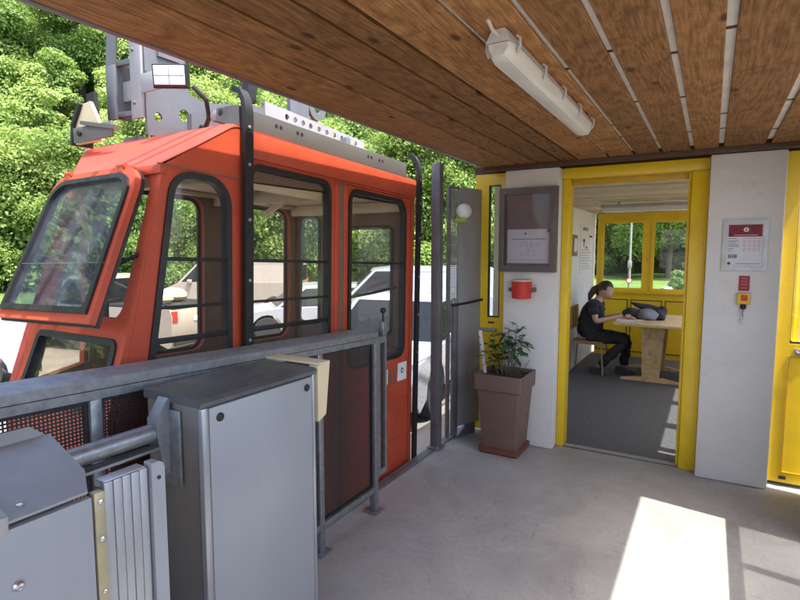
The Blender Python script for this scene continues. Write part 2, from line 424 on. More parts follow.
# ------------------------------------------------------------------ ground and station shell
b_ = MB(); ring = [b_.bm.verts.new((900*math.cos(a*math.pi/36), 900*math.sin(a*math.pi/36), GZ)) for a in range(72)]; b_.bm.faces.new(ring)
struct('ground', b_, 'asphalt')
def sector(a0, a1, r0, r1, z, n=40):
    m_ = MB(); A = [m_.bm.verts.new(polar(a0+(a1-a0)*i/n, r0(a0+(a1-a0)*i/n) if callable(r0) else r0, z)) for i in range(n+1)]
    B = [m_.bm.verts.new(polar(a0+(a1-a0)*i/n, r1, z)) for i in range(n+1)]
    for i in range(n): m_.bm.faces.new((A[i], B[i], B[i+1], A[i+1]))
    return m_
struct('lawn', sector(-40, 125, lambda a: 20 if a < 20 else 28, 75, GZ+.012), 'grass_ground')
b_ = MB(); P = [(-2.8,22),(-1.9,31),(-1.0,44),(2.2,58)]; w_ = 1.5
pv = [(Vector(polar(a, r)).xy, ) for a, r in P]; L_, R_ = [], []
for i, (p,) in enumerate(pv):
    d = (pv[min(i+1,3)][0]-pv[max(i-1,0)][0]).normalized(); n_ = Vector((-d.y, d.x))
    L_.append(b_.bm.verts.new((*(p+n_*w_), GZ+.02))); R_.append(b_.bm.verts.new((*(p-n_*w_), GZ+.02)))
for i in range(3): b_.bm.faces.new((L_[i], L_[i+1], R_[i+1], R_[i]))
struct('path', b_, 'path_gravel')
def r0hill(a): return 36 + 24*max(0, min(1, (22-a)/16)) + 1.5*math.sin(a*.21)
def hz(a, r):
    d = r - r0hill(a); s = .80 + .06*math.sin(a*.16+1)
    return GZ - .02 + (0 if d < 0 else s*d*d/(d+5)) + (0 if d < 4 else 1.3*math.sin(r*.23+a*.11))
b_ = MB(); na, nr = 70, 30; G = []
for i in range(na+1):
    a = -45 + 175*i/na; G.append([])
    for j in range(nr+1):
        r = r0hill(a) + 120*(j/nr)**1.4; p = polar(a, r, min(hz(a, r), 75)); G[-1].append(b_.bm.verts.new(p))
for i in range(na):
    for j in range(nr): b_.bm.faces.new((G[i][j], G[i+1][j], G[i+1][j+1], G[i][j+1]))
struct('hillside', b_, 'hill_ground')

b_ = MB(); b_.box((-1.95,-2.2,-.25), (.85,4.50,0)); struct('platform_floor', b_, 'concrete')
b_ = MB(); b_.box((-1.93,-2.0,GZ-.02), (.8,4.45,-.252)); one('platform_wall', b_, 'plaster', 'pale plastered base wall under the concrete platform floor', 'wall', (-.5,1,GZ))
b_ = MB(); b_.box((-1.70,4.50,-.25), (.85,9.05,.004)); struct('room_floor', b_, 'carpet')
th = thing('floor_edging', 'worn steel angle edging along the open platform edge below the red cabin', 'edging', (-1.96,2.9,0))
b_ = MB(); b_.box((-1.985,-1.6,-.10), (-1.955,4.44,.006), .003); b_.box((-1.953,-1.6,.002), (-1.905,4.44,.009), .002); part('angle_strip', b_, 'steel_dark', th)
b_ = MB(); b_.box((-1.06,4.465,.004), (-.11,4.52,.016), .004); one('threshold', b_, 'steel_grey', 'thin metal threshold strip across the open doorway', 'threshold', (-.6,4.49,0))

# canopy: boards, pale gap strips, trim, sheet roof
can = thing('canopy_roof', 'brown stained board canopy roof over the platform with pale strips between boards', 'roof', (-.5,1.4,2.35))
edges = [-1.69,-1.395,-1.235,-1.055,-.93,-.70,-.52,-.345,-.15,.02,.282,.48,.655]
gap = [.018,.021,.018,.020,.018,.020,.022,.024,.030,.032,.028,.022]
b_ = MB(); splits = {}
for i in range(12):
    x0 = edges[i] + gap[i-1 if i else 0]/2; x1 = edges[i+1]-gap[i]/2
    ys = [-2.0, random.uniform(-.6,.4), 4.27] if i in (2, 9) else [-2.0, 4.27]
    splits[i] = ys[1]
    for y0, y1 in zip(ys, ys[1:]):
        b_.box((x0, y0+.001, 2.35), (x1, y1-.001, 2.3725 if i < 4 else 2.364), .003, 1)
o = part('ceiling_board', b_, 'canopy_wood', can)
def board_no(c):
    x = c.x-.5; y = c.y+1.4; k = max(q for q in range(12) if x >= edges[q] or q == 0); return (k, y > splits[k])
rnd_attr(o, board_no)
b_ = MB(); b_.box((-1.69,-2,2.3905), (.655,4.62,2.42)); part('roof_deck', b_, 'rubber', can)
b_ = MB(); k = MB()
for i in range(4, 11):
    x = edges[i+1]; ww = gap[i]/2+.006
    cuts = [-2, 1.05+.1*math.sin(i*5), 2.15+.25*math.sin(i*3.1), 3.05+.3*math.sin(i*1.7), 3.75+.12*math.sin(i*2.3), 4.2]
    for y0, y1 in zip(cuts, cuts[1:]): b_.box((x-ww, y0+.014, 2.3655), (x+ww, y1-.014, 2.389))
    for y in cuts[1:]: k.box((x-ww, y-.0135, 2.3650), (x+ww, y+.0135, 2.389))
part('gap_strip', b_, 'white_strip', can); part('strip_block', k, 'trim_wood', can)['kind'] = 'stuff'
b_ = MB(); b_.box((-1.69,4.272,2.318), (.655,4.339,2.372), .003); part('trim_board', b_, 'trim_wood', can)
b_ = MB(); b_.box((-1.725,-2,2.352), (-1.692,4.62,2.47), .003); part('fascia', b_, 'steel_dark', can)
b_ = MB(); b_.box((-1.86,-2,2.475), (.655,9.1,2.525)); part('sheet', b_, 'roof_sheet', can)

# white pillars
b_ = MB(); b_.box((-1.525,4.34,0), (-1.077,4.62,2.317), .012)
one('pillar', b_, 'plaster', 'white plastered pillar behind the potted plant with notice case and red ashtray', 'pillar', (-1.3,4.48,0))
b_ = MB(); b_.box((-.038,4.34,0), (.402,4.62,2.317), .012)
one('pillar', b_, 'plaster', 'white plastered pillar right of the open doorway with small framed tariff', 'pillar', (.18,4.48,0))
b_ = MB(); b_.box((-1.86,4.50,2.319), (.655,4.618,2.386)); part('wall_strip', b_, 'trim_wood', can)

# doorway frame
th = thing('door_frame', 'yellow painted frame of the open doorway into the waiting room', 'door frame', (-.57,4.52,0))
b_ = MB(); b_.box((-1.075,4.46,0), (-1.017,4.60,2.228), .004); part('jamb', b_, 'yellow_paint', th)
b_ = MB(); b_.box((-.150,4.44,0), (-.040,4.60,2.228), .004); b_.box((-.172,4.475,.004), (-.152,4.58,2.226), .003); part('jamb', b_, 'yellow_paint', th)
b_ = MB(); b_.box((-1.075,4.455,2.230), (-.040,4.60,2.317), .004); part('lintel', b_, 'yellow_paint', th)
b_ = MB(); b_.box((-1.013,4.52,2.185), (-.176,4.56,2.226), .002); part('door_stop', b_, 'dark_yellow', th)

# narrow yellow glazed panel at the left end of the wall
th = thing('glazed_panel', 'narrow yellow framed glazed panel between the metal gate and the white pillar', 'door', (-1.67,4.48,0))
b_ = MB(); b_.panel(rect(-1.835,.03,-1.53,2.317), [rect(-1.712,1.062,-1.6,2.222)], mY(4.46), 0, .05); b_.bevel_all(.003, 1); part('frame', b_, 'yellow_paint', th)
b_ = MB(); b_.panel(rect(-1.712,1.062,-1.6,2.222), [rect(-1.702,1.072,-1.612,2.212)], mY(4.466), 0, .03); part('gasket', b_, 'rubber', th)
b_ = MB(); b_.box((-1.702,4.478,1.072), (-1.612,4.484,2.212)); part('pane', b_, 'clear_glass', th)
b_ = MB(); b_.box((-1.70,4.452,1.008), (-1.645,4.462,1.022)); part('lock_slot', b_, 'black_metal', th)
b_ = MB(); b_.box((-1.83,4.43,.935), (-1.62,4.455,.965), .004); part('latch_bar', b_, 'steel_grey', th)
# yellow glazed door right of the right pillar
th = thing('yellow_door', 'yellow glazed door partly cut by the right edge beside the white pillar', 'door', (.55,4.5,0))
b_ = MB(); b_.panel(rect(.404,.03,.82,2.317), [rect(.487,1.015,.74,2.23)], mY(4.46), 0, .06); b_.bevel_all(.004, 1); part('frame', b_, 'yellow_paint', th)
b_ = MB(); b_.panel(rect(.484,.10,.76,.93), [rect(.492,.108,.752,.922)], mY(4.452), 0, .008); part('panel_groove', b_, 'dark_yellow', th)
b_ = MB(); b_.box((.487,4.48,1.015), (.74,4.487,2.23)); part('pane', b_, 'clear_glass', th)
b_ = MB(); b_.box((.487,4.47,1.016), (.74,4.478,1.03)); part('gasket', b_, 'rubber', th)
b_ = MB(); b_.box((.515,4.448,.94), (.60,4.46,.985), .004); b_.tube([(.53,4.45,.962), (.53,4.40,.962), (.63,4.40,.962)], .009); part('handle', b_, 'steel_grey', th)
b_ = MB(); b_.box((.475,4.45,.055), (.515,4.46,.075)); part('vent_slot', b_, 'black_metal', th)

# waiting room shell
b_ = MB(); b_.box((-1.72,4.622,0), (-1.63,9.0,2.384)); one('room_wall', b_, 'room_plaster', 'white plastered left wall of the waiting room with paper notices', 'wall', (-1.67,6.8,0))
th = thing('room_ceiling', 'pale wooden board ceiling of the waiting room', 'ceiling', (-.5,6.8,2.2))
b_ = MB(); y = 4.622
while y < 8.88:
    y1 = min(y+.13, 8.898); b_.box((-1.628,y+.002,2.235), (.60,y1-.002,2.255), .003, 1); y = y1
rnd_attr(part('ceiling_board', b_, 'room_ceiling_wood', th), lambda c: int((c.y+6.8-4.622)/.13))
b_ = MB(); b_.box((-1.628,4.622,2.26), (.64,8.998,2.384)); part('ceiling_deck', b_, 'trim_wood', th)
def window_wall(name, label, horiz, at, spans, z0, z1, zt, low0, mapf, t=.06):
    th = thing(name, label, 'window', at)
    u0, u1 = spans[0][0]-.07, spans[-1][1]+.07
    holes = [rect(a, z0, c, z1) for a, c in spans]
    f = MB(); f.panel(rect(u0, low0+.001, u1, zt), holes, mapf, 0, t); f.bevel_all(.004, 1); part('frame', f, 'yellow_paint', th)
    for a, c in spans:
        s = MB(); s.panel(rect(a-.012, z0-.012, c+.012, z1+.012), [rect(a+.035, z0+.035, c-.035, z1-.035)], mapf, -.018, -.002); s.bevel_all(.003, 1)
        so_ = part('sash', s, 'yellow_paint', th)
        p = MB(); p.panel(rect(a+.03, z0+.03, c-.03, z1-.03), [], mapf, .018, .024); part('pane', p, 'clear_glass', so_)
    return th
th = window_wall('room_window', 'yellow framed double window in the far wall of the waiting room', True, (-.85,8.93,0), [(-1.51,-.885),(-.79,-.20),(-.10,.5)], 1.045, 2.115, 2.232, 0, mY(8.90))
b_ = MB(); b_.box((-1.62,8.84,1.0), (.6,8.897,1.03), .004); part('sill', b_, 'yellow_paint', th)
for a, c in ((-1.55,-1.1),(-1.06,-.62),(-.58,-.1)):
    b_ = MB(); b_.panel(rect(a,.08,c,.90), [rect(a+.012,.092,c-.012,.888)], mY(8.893), 0, .006); part('panel_groove', b_, 'trim_wood', th)
b_ = MB(); b_.tube([(-.838,8.87,1.55), (-.838,8.85,1.55), (-.838,8.85,1.43)], .01); part('handle', b_, 'steel_grey', th)
window_wall('room_window', 'yellow framed row of windows along the sunny right side of the waiting room', False, (.67,6.7,0), [(4.70,5.33),(5.43,6.20),(6.30,7.2),(7.3,8.1),(8.2,8.8)], .9, 2.30, 2.384, 0, mX(.60), .03)

# ceiling lamps
def tube_lamp(label, y0, y1, x, z, rot=False):
    """sealed fluorescent fitting hanging under a ceiling, long axis y (x if rot)"""
    f = (lambda u, v, w: (u, v, w)) if not rot else (lambda u, v, w: (v, u, w))
    cx, cy = (x, (y0+y1)/2)
    th = thing('tube_lamp', label, 'lamp', f(cx, cy, z))
    prof = lambda pts, yy: [f(x+a, yy, z+h) for a, h in pts]
    top = [(-.025,.040),(.025,.040),(.042,.010),(.047,0),(-.047,0),(-.042,.010)]
    b_ = MB(); b_.loft([prof([(a*.86, h) for a, h in top], y0), prof(top, y0+.03), prof(top, y1-.03), prof([(a*.86, h) for a, h in top], y1)]); part('housing', b_, 'lamp_body', th)
    low = [(-.046,-.002),(.046,-.002),(.043,-.026),(.027,-.052),(0,-.057),(-.027,-.052),(-.043,-.026)]
    sh = lambda k: [(a*k, -.002+(h+.002)*k) for a, h in low]
    b_ = MB(); b_.loft([prof(sh(.72), y0+.002), prof(sh(.92), y0+.02), prof(low, y0+.05), prof(low, y1-.05), prof(sh(.92), y1-.02), prof(sh(.72), y1-.002)]); part('diffuser', b_, 'diffuser', th, ang=25)
    n = 5
    for s in (-1, 1):
        for i in range(n):
            yy = y0+.05+(y1-y0-.1)*i/(n-1); b_ = MB()
            b_.tube([f(x+s*.048, yy, z-.026), f(x+s*.056, yy, z-.004), f(x+s*.056, yy, z+.018), f(x+s*.044, yy, z+.028)], .005, 6)
            part('clip', b_, 'lamp_body', th)
    b_ = MB(); b_.tube([f(x, y0, z+.02), f(x, y0-.05, z+.02), f(x-.005, y0-.075, z+.04), f(x-.012, y0-.075, 2.36 if not rot else 2.24)], .006, 8); part('cable', b_, 'lamp_body', th)
    for yy in (y0+.2, y1-.2):
        b_ = MB(); b_.box(f(x-.02, yy-.015, z+.045), f(x+.02, yy+.015, 2.349 if not rot else 2.234)); part('bracket', b_, 'steel_grey', th)
    return th
tube_lamp('sealed fluorescent tube lamp with grey clips under the brown canopy boards', 1.66, 2.98, -.615, 2.308)
tube_lamp('fluorescent tube lamp on the pale ceiling inside the waiting room', -1.20, .20, 6.95, 2.175, True)

# ------------------------------------------------------------------ platform fences, gate, post
def fence(label, X, y0, y1, posts, zr, side, tail=True):
    """galvanised rail on square posts with dark square-hole mesh; side = +1 when the sloped cap leans to +X"""
    th = thing('mesh_fence', label, 'fence', (X, (y0+y1)/2, 0)); s = side
    zt = lambda y: .040*(2.735-y)*(1 if s > 0 else 0)
    k_ = 1 if s > 0 else .12
    b_ = MB(); P = [(0,1.117),(0,1.150),(-.006*s*k_,1.154),(-.108*s*k_,1.168),(-.112*s*k_,1.163),(-.112*s*k_,1.09),(-.10*s*k_,1.09),(-.10*s*k_,1.14),(-.02*s*k_,1.135),(-.02*s*k_,1.117)]
    b_.loft([[(X+a, yy, h+zt(yy)) for a, h in P] for yy in (y0, y1)]); part('top_rail', b_, 'galvanised', th)
    b_ = MB(); b_.loft([[(X+a, yy, h+zt(yy)) for a, h in ((-.045,1.083),(-.004,1.083),(-.004,1.113),(-.045,1.113))] for yy in (y0, y1)]); part('upper_bar', b_, 'galvanised', th)
    b_ = MB(); b_.box((X-.045, y0, .13), (X-.005, y1, .165), .003); part('lower_bar', b_, 'galvanised', th)
    for yy in posts:
        b_ = MB(); b_.box((X-.045, yy-.02, .012), (X, yy+.02, 1.083+zt(yy)), .003); b_.box((X-.075, yy-.05, .001), (X+.03, yy+.05, .011), .002); part('post', b_, 'galvanised', th)
    ys = [y0] + [p for p in posts] + [y1]
    for a, c in zip(posts, posts[1:]):
        b_ = MB(); za, zc = 1.081+zt(a), 1.081+zt(c); b_.panel([(a+.021,.167),(c-.021,.167),(c-.021,zc),(a+.021,za)], [[(a+.032,.178),(c-.032,.178),(c-.032,zc-.012),(a+.032,za-.012)]], mX(X-.034), 0, .018); part('panel_frame', b_, 'black_metal', th)
        b_ = MB(); b_._faces([(X-.026, a+.03, .175), (X-.026, c-.03, .175), (X-.026, c-.03, zc-.008), (X-.026, a+.03, za-.008)], [(0,1,2,3)]); part('mesh_sheet', b_, 'fence_mesh', th)
    return th
fe = fence('galvanised fence with dark square mesh and sloped top rail beside the red cabin', -1.76, -1.2, 2.735, [-1.18,-.25,.44,.985,1.62,2.17,2.712], 1.19, 1)
b_ = MB(); b_.panel(rect(2.737,.22,2.84,1.115), [rect(2.762,.26,2.818,1.075)], mX(-1.795), 0, .03); b_.bevel_all(.003, 1); part('latch_frame', b_, 'galvanised', fe)
b_ = MB(); b_._faces([(-1.78,2.762,.26),(-1.78,2.818,.26),(-1.78,2.818,1.075),(-1.78,2.762,1.075)], [(0,1,2,3)]); part('mesh_sheet', b_, 'fence_mesh', fe)
b_ = MB(); b_.box((-1.80,2.80,1.117), (-1.765,2.85,1.205), .004); lk = part('latch_box', b_, 'galvanised', fe)
b_ = MB(); b_.tube([(-1.782,2.825,1.20), (-1.782,2.825,1.255)], .006, 8); b_.ball((-1.782,2.825,1.275), .019); part('knob', b_, 'black_metal', lk)
fence('galvanised mesh fence on the sunny right side of the platform', .655, -1.2, 3.66, [-1.18,-.3,.7,1.7,2.42,3.145,3.64], 1.19, -1)
# closed sheet gate and wall end on the right side (casts the shade beside the yellow door)
b_ = MB(); b_.box((.65,3.655,.02), (.69,4.36,2.45), .004); one('side_screen', b_, 'steel_grey', 'plain grey metal screen closing the right side of the platform near the yellow door', 'screen', (.67,4.02,.05))

# steel post at platform edge
th = thing('gate_post', 'tall grey steel post between the red cabin and the metal gate', 'post', (-1.93,3.89,0))
b_ = MB(); b_.box((-1.97,3.855,.012), (-1.895,3.925,2.351), .004); part('pole', b_, 'steel_dark', th)
b_ = MB(); b_.box((-1.985,3.82,.0095), (-1.875,3.96,.02), .003); part('base_plate', b_, 'steel_dark', th)
for yy in (3.835, 3.945):
    b_ = MB(); b_.lathe([(.008,.02),(.008,.032),(.004,.036)], (-1.888,yy,0), 8); part('bolt', b_, 'steel_grey', th)
# metal gate leaf, swung open toward the wall
ga = math.atan2(4.44-4.105, -1.80+1.93); gl = .47
th = thing('metal_gate', 'grey sheet metal gate with a perforated strip standing between post and yellow panel', 'gate', (-1.935,4.10,0), (0,0,ga-math.pi/2))
# local frame: +Y runs along the leaf, +X toward the platform
b_ = MB(); b_.box((-.015,.115,.10), (.015,gl,2.19), .005); part('sheet', b_, 'steel_grey', th, local=True)
b_ = MB(); b_._faces([(0,.02,1.20),(0,.114,1.20),(0,.114,2.175),(0,.02,2.175)], [(0,1,2,3)]); part('perforated_strip', b_, 'perforated', th, local=True)
b_ = MB(); b_.box((-.017,-.005,.02), (.017,.02,2.19), .004); b_.box((-.016,.02,2.175), (.016,.115,2.19), .002); b_.box((-.016,.02,1.17), (.016,.115,1.20), .002); b_.box((-.02,.06,.02), (.02,.115,1.17), .004); part('frame', b_, 'steel_dark', th, local=True)
b_ = MB(); b_.tube([(.02,.03,1.185), (.03,.2,1.195), (.03,.44,1.22)], .010, 10); b_.ball((.03,.445,1.22), .016, 10); part('latch_rod', b_, 'black_metal', th, local=True)
b_ = MB(); b_.loft([[(-.02,.10,.002),(.02,.10,.002),(.02,.34,.002),(-.02,.34,.002)],[(-.02,.24,.10),(.02,.24,.10),(.02,.34,.10),(-.02,.34,.10)]]); part('foot', b_, 'steel_dark', th, local=True)
for zz in (.35,1.0,1.5,2.05):
    b_ = MB(); b_.ball((.016,.44,zz), .009, 8); part('rivet', b_, 'alu_frame', th, local=True)
th = thing('globe_lamp', 'small white globe lamp on a green bracket mounted on the metal gate', 'lamp', (-1.845,4.21,1.975))
b_ = MB(); b_.ball((-1.835,4.20,1.985), .066, 20); part('globe', b_, 'white_globe', th)
b_ = MB(); b_.box((-1.90,4.15,1.905), (-1.80,4.24,1.922), .004); b_.box((-1.90,4.19,1.895), (-1.82,4.24,1.95), .006); part('bracket', b_, 'green_plastic', th)

# ------------------------------------------------------------------ cabinets
th = thing('control_cabinet', 'tall grey metal control cabinet with pale screwed front and dark lid', 'cabinet', (-1.56,1.42,0))
b_ = MB(); b_.box((-1.685,1.119,.06), (-1.425,1.69,1.140), .006); part('body', b_, 'cabinet_dark', th)
b_ = MB(); b_.loft([[(-1.692,yy,1.172),(-1.692,yy,1.142),(-1.40,yy,1.142),(-1.395,yy,1.158),(-1.41,yy,1.168)] for yy in (1.112,1.695)]); part('lid', b_, 'cabinet_lid', th, ang=20)
b_ = MB(); b_.box((-1.424,1.116,.06), (-1.397,1.146,1.140), .008); b_.box((-1.424,1.672,.06), (-1.402,1.692,1.140), .005); part('corner_strip', b_, 'brushed_alu', th)
b_ = MB(); b_.box((-1.424,1.149,.07), (-1.401,1.669,1.134), .004); dr = part('front_panel', b_, 'white_sheet', th)
for yy, zz in ((1.192,1.095),(1.635,1.095),(1.192,.12),(1.635,.12)):
    b_ = MB(); b_.lathe([(.015,0),(.015,.004),(.011,.007),(.001,.0055)], (-1.4005,yy,zz), 14, 'X'); part('screw', b_, 'black_metal', dr)
b_ = MB(); b_.panel([(1.70,.935),(1.752,.955),(1.782,1.182),(1.70,1.173)], [], mX(-1.44), 0, .045); b_.bevel_all(.004, 1); b_.box((-1.69,1.70,1.175), (-1.396,1.784,1.183), .003); part('cream_cover', b_, 'cream_plate', th)
b_ = MB(); b_.box((-1.67,1.13,.001), (-1.44,1.68,.06)); part('plinth', b_, 'black_metal', th)
for zz in (1.01,):
    b_ = MB(); b_.lathe([(.016,0),(.016,-.003),(.012,-.004)], (-1.60,1.1185,zz), 16, 'Y'); part('plug', b_, 'cabinet_dark', th)
    b_ = MB(); b_.lathe([(.006,0),(.006,-.003),(.003,-.004)], (-1.51,1.1185,zz), 10, 'Y'); part('screw', b_, 'black_metal', th)

th = thing('turnstile', 'low grey turnstile housing with sloping lid and ribbed end panel beside the tall cabinet', 'turnstile', (-1.35,.3,0))
b_ = MB(); b_.box((-1.50,-.55,.02), (-1.222,.652,1.06), .006); part('body', b_, 'steel_grey', th)
b_ = MB(); b_.box((-1.221,-.55,.03), (-1.20,.651,1.088), .004); fp = part('front_panel', b_, 'white_sheet', th)
for yy, zz in ((.492,.965),(-.3,.965),(.492,.3),(-.3,.3)):
    b_ = MB(); b_.lathe([(.011,0),(.011,.004),(.007,.008),(.001,.006)], (-1.1995,yy,zz), 12, 'X'); part('screw', b_, 'chrome', fp)
b_ = MB()
t_ = [(-1.475,1.158),(-1.215,1.094)]
b_.panel([(-.55,0),(.70,0),(.678,.205),(.64,.285),(-.55,.285)], [], lambda u, v, w: (-1.475+v*.972, u, 1.168-v*.235+w), 0, .006)
b_.bevel_all(.002, 1)
b_.panel([(-.55,0),(.695,0),(.655,.035),(-.55,.035)], [], lambda u, v, w: (-1.476+w-.004, u, 1.17+v), 0, .004)
b_.box((-1.47,-.55,1.062), (-1.235,.60,1.093))
ld = part('lid', b_, 'lid_grey', th)
for yy in (.52,.36,.1):
    b_ = MB(); b_.lathe([(.008,0),(.008,.004),(.003,.006)], (-1.235,yy,1.115), 10); part('rivet', b_, 'chrome', ld)
b_ = MB(); b_.box((-1.204,.462,1.082), (-1.196,.482,1.118), .002); b_.bar((-1.32,.477,1.142), (-1.198,.472,1.113), .022, .006); part('clamp', b_, 'steel_grey', ld)
b_ = MB(); b_.box((-1.225,.655,.03), (-1.20,.681,1.092), .003); st = part('brass_strip', b_, 'brass_strip', th)
for zz in (1.07,.98,.85,.6,.3):
    b_ = MB(); b_.lathe([(.0065,0),(.0065,.004),(.003,.006)], (-1.1995,.668,zz), 10, 'X'); part('screw', b_, 'chrome', st)
b_ = MB(); y = .686
for i in range(5):
    b_.box((-1.232,y,.03), (-1.212+.001*(i%2),y+.0215,1.103), .0025); y += .0225
b_.box((-1.252,.686,.03), (-1.233,.79,1.09)); b_.box((-1.25,.686,1.1035), (-1.214,.793,1.1075), .0015); part('ribbed_panel', b_, 'brushed_alu', th)
b_ = MB(); b_.panel(rounded([(.803,.02),(.840,.02),(.840,1.112),(.803,1.112)], [0,0,.02,.004], 6), [], mX(-1.235), 0, .032); b_.bevel_all(.003, 1); part('end_plate', b_, 'white_sheet', th)
b_ = MB(); b_.lathe([(.005,0),(.005,.003),(.002,.004)], (-1.2025,.822,1.07), 10, 'X'); part('screw', b_, 'black_metal', th)
th = thing('pipe_rail', 'short galvanised pipe rail between the turnstile and the tall cabinet', 'rail', (-1.58,.9,1.03))
b_ = MB(); b_.tube([(-1.585,.55,1.045), (-1.585,1.075,1.045)], .031, 18); part('pipe', b_, 'galvanised', th)
b_ = MB(); b_.box((-1.60,.55,.992), (-1.55,1.07,1.002), .002); part('flat_bar', b_, 'galvanised', th)
b_ = MB(); b_.panel([(1.085,.90),(1.105,.90),(1.112,1.155),(1.105,1.16),(1.06,1.095),(1.06,1.04)], [], mX(-1.60), 0, .05); b_.bevel_all(.003, 1); b_.box((-1.63,1.106,.86), (-1.50,1.116,1.12), .002); part('bracket', b_, 'galvanised', th)

# ------------------------------------------------------------------ things on the pillars
th = thing('notice_case', 'dark brown glazed notice case with a white timetable sheet on the left pillar', 'notice case', (-1.31,4.34,1.82))
b_ = MB(); b_.panel(rect(-1.553,1.478,-1.075,2.165), [rect(-1.503,1.53,-1.127,2.112)], mY(4.285), 0, .055); b_.bevel_all(.006, 2); fr = part('frame', b_, 'case_frame', th)
b_ = MB(); b_.panel(rect(-1.520,1.513,-1.110,2.129), [rect(-1.509,1.524,-1.121,2.118)], mY(4.279), 0, .005); part('inner_edge', b_, 'cabin_lining', th)
b_ = MB(); b_.box((-1.52,4.325,1.50), (-1.105,4.338,2.14)); part('back_board', b_, 'case_back', th)
b_ = MB(); b_.box((-1.488,4.318,1.548), (-1.137,4.3245,1.828), .001); sh = part('timetable_sheet', b_, 'paper', th)
b_ = MB()
b_.box((-1.445,4.3165,1.745), (-1.165,4.3178,1.750)); b_.lathe([(.009,0),(.009,-.0015)], (-1.335,4.3178,1.792), 12, 'Y')
part('ink_marks', b_, 'ink', sh)
b_ = MB(); b_.box((-1.302,4.3165,1.785), (-1.285,4.3178,1.792))
for r_, cells in ((1.722, [(-1.335,.05)]), (1.708, [(-1.37,.024),(-1.325,.022),(-1.282,.024),(-1.23,.034)]), (1.697, [(-1.40,.018),(-1.37,.022),(-1.325,.022),(-1.282,.022),(-1.23,.024)]), (1.686, [(-1.40,.015),(-1.37,.018),(-1.325,.02),(-1.282,.02),(-1.23,.02)]),
                  (1.668, [(-1.315,.05)]), (1.650, [(-1.305,.022),(-1.262,.018)]), (1.636, [(-1.362,.022),(-1.32,.016)]), (1.618, [(-1.362,.02),(-1.315,.022),(-1.265,.022)]), (1.608, [(-1.362,.016)]), (1.58, [(-1.31,.28)])):
    for x, w in cells: b_.box((x-w/2, 4.3165, r_-.002), (x+w/2, 4.3178, r_+.002))
part('faint_print', b_, 'faint_ink', sh)
b_ = MB(); b_.box((-1.50,4.288,1.52), (-1.13,4.291,2.115)); part('pane', b_, 'case_glass', th)
b_ = MB(); b_.box((-1.148,4.300,1.80), (-1.13,4.316,1.83), .002); part('catch', b_, 'black_metal', th)

th = thing('wall_ashtray', 'red metal wall ashtray below the notice case on the left pillar', 'ashtray', (-1.337,4.30,1.26))
b_ = MB(); b_.lathe([(.074,1.262),(.079,1.268),(.082,1.395),(.083,1.40),(.079,1.402),(.076,1.39)], (-1.337,4.255,0), 28); part('drum', b_, 'red_bin', th)
b_ = MB(); b_.lathe([(.0835,1.4025),(.0835,1.416),(.06,1.42)], (-1.337,4.255,0), 28); part('rim', b_, 'cream_plate', th)
for s in (-1, 1):
    b_ = MB(); b_.box((-1.337+s*.078,4.245,1.315), (-1.337+s*.10,4.339,1.35), .004); b_.lathe([(.011,-.008),(.011,.008)], (-1.337+s*.105,4.262,1.332), 10, 'X'); part('hinge_bracket', b_, 'cabin_lining', th)

th = thing('tariff_frame', 'silver snap frame with a dark red and white tariff sheet on the right pillar', 'frame', (.19,4.34,1.69))
b_ = MB(); b_.panel(rect(.058,1.515,.320,1.862), [rect(.085,1.542,.293,1.835)], mY(4.325), 0, .015); b_.bevel_all(.004, 2); part('frame', b_, 'alu_frame', th)
b_ = MB(); b_.box((.083,4.332,1.54), (.295,4.338,1.837)); pp = part('poster', b_, 'paper', th)
b_ = MB(); b_.box((.092,4.330,1.748), (.286,4.3318,1.829)); hd = part('header', b_, 'crimson_print', pp)
b_ = MB(); b_.lathe([(.0155,0),(.0155,-.001)], (.194,4.3298,1.795), 20, 'Y'); b_.box((.125,4.3288,1.757), (.262,4.3298,1.760)); part('emblem', b_, 'paper', hd)
b_ = MB(); b_._faces([(.187,4.328,1.789),(.201,4.328,1.789),(.194,4.328,1.803)], [(0,1,2)]); part('emblem_mark', b_, 'ink', hd)
b_ = MB()
for i, r_ in enumerate((1.735,1.718,1.705,1.692,1.680,1.664,1.650)):
    b_.box((.092,4.3305,r_-.0016), (.092+(.05,.058,.045,.066,.06,.035,.028)[i],4.3318,r_+.0016))
b_.box((.092,4.3305,1.600), (.148,4.3318,1.602)); b_.box((.092,4.3305,1.626), (.148,4.3318,1.628)); b_.box((.14,4.3305,1.562), (.245,4.3318,1.565)); b_.box((.25,4.3305,1.562), (.282,4.3318,1.565))
for x in (.096,.107,.12,.131,.14): b_.box((x,4.3305,1.605), (x+.007,4.3318,1.623))
part('text_lines', b_, 'ink', pp)
b_ = MB()
for r_ in (1.735,1.718,1.705,1.692,1.680,1.664,1.652):
    for x in (.178,.208,.235,.262): b_.box((x,4.3305,r_-.0018), (x+.017,4.3318,r_+.0018))
part('price_figures', b_, 'pink_ink', pp)
b_ = MB(); b_.lathe([(.010,0),(.010,-.001)], (.102,4.3315,1.565), 12, 'Y'); part('logo', b_, 'crimson_print', pp)

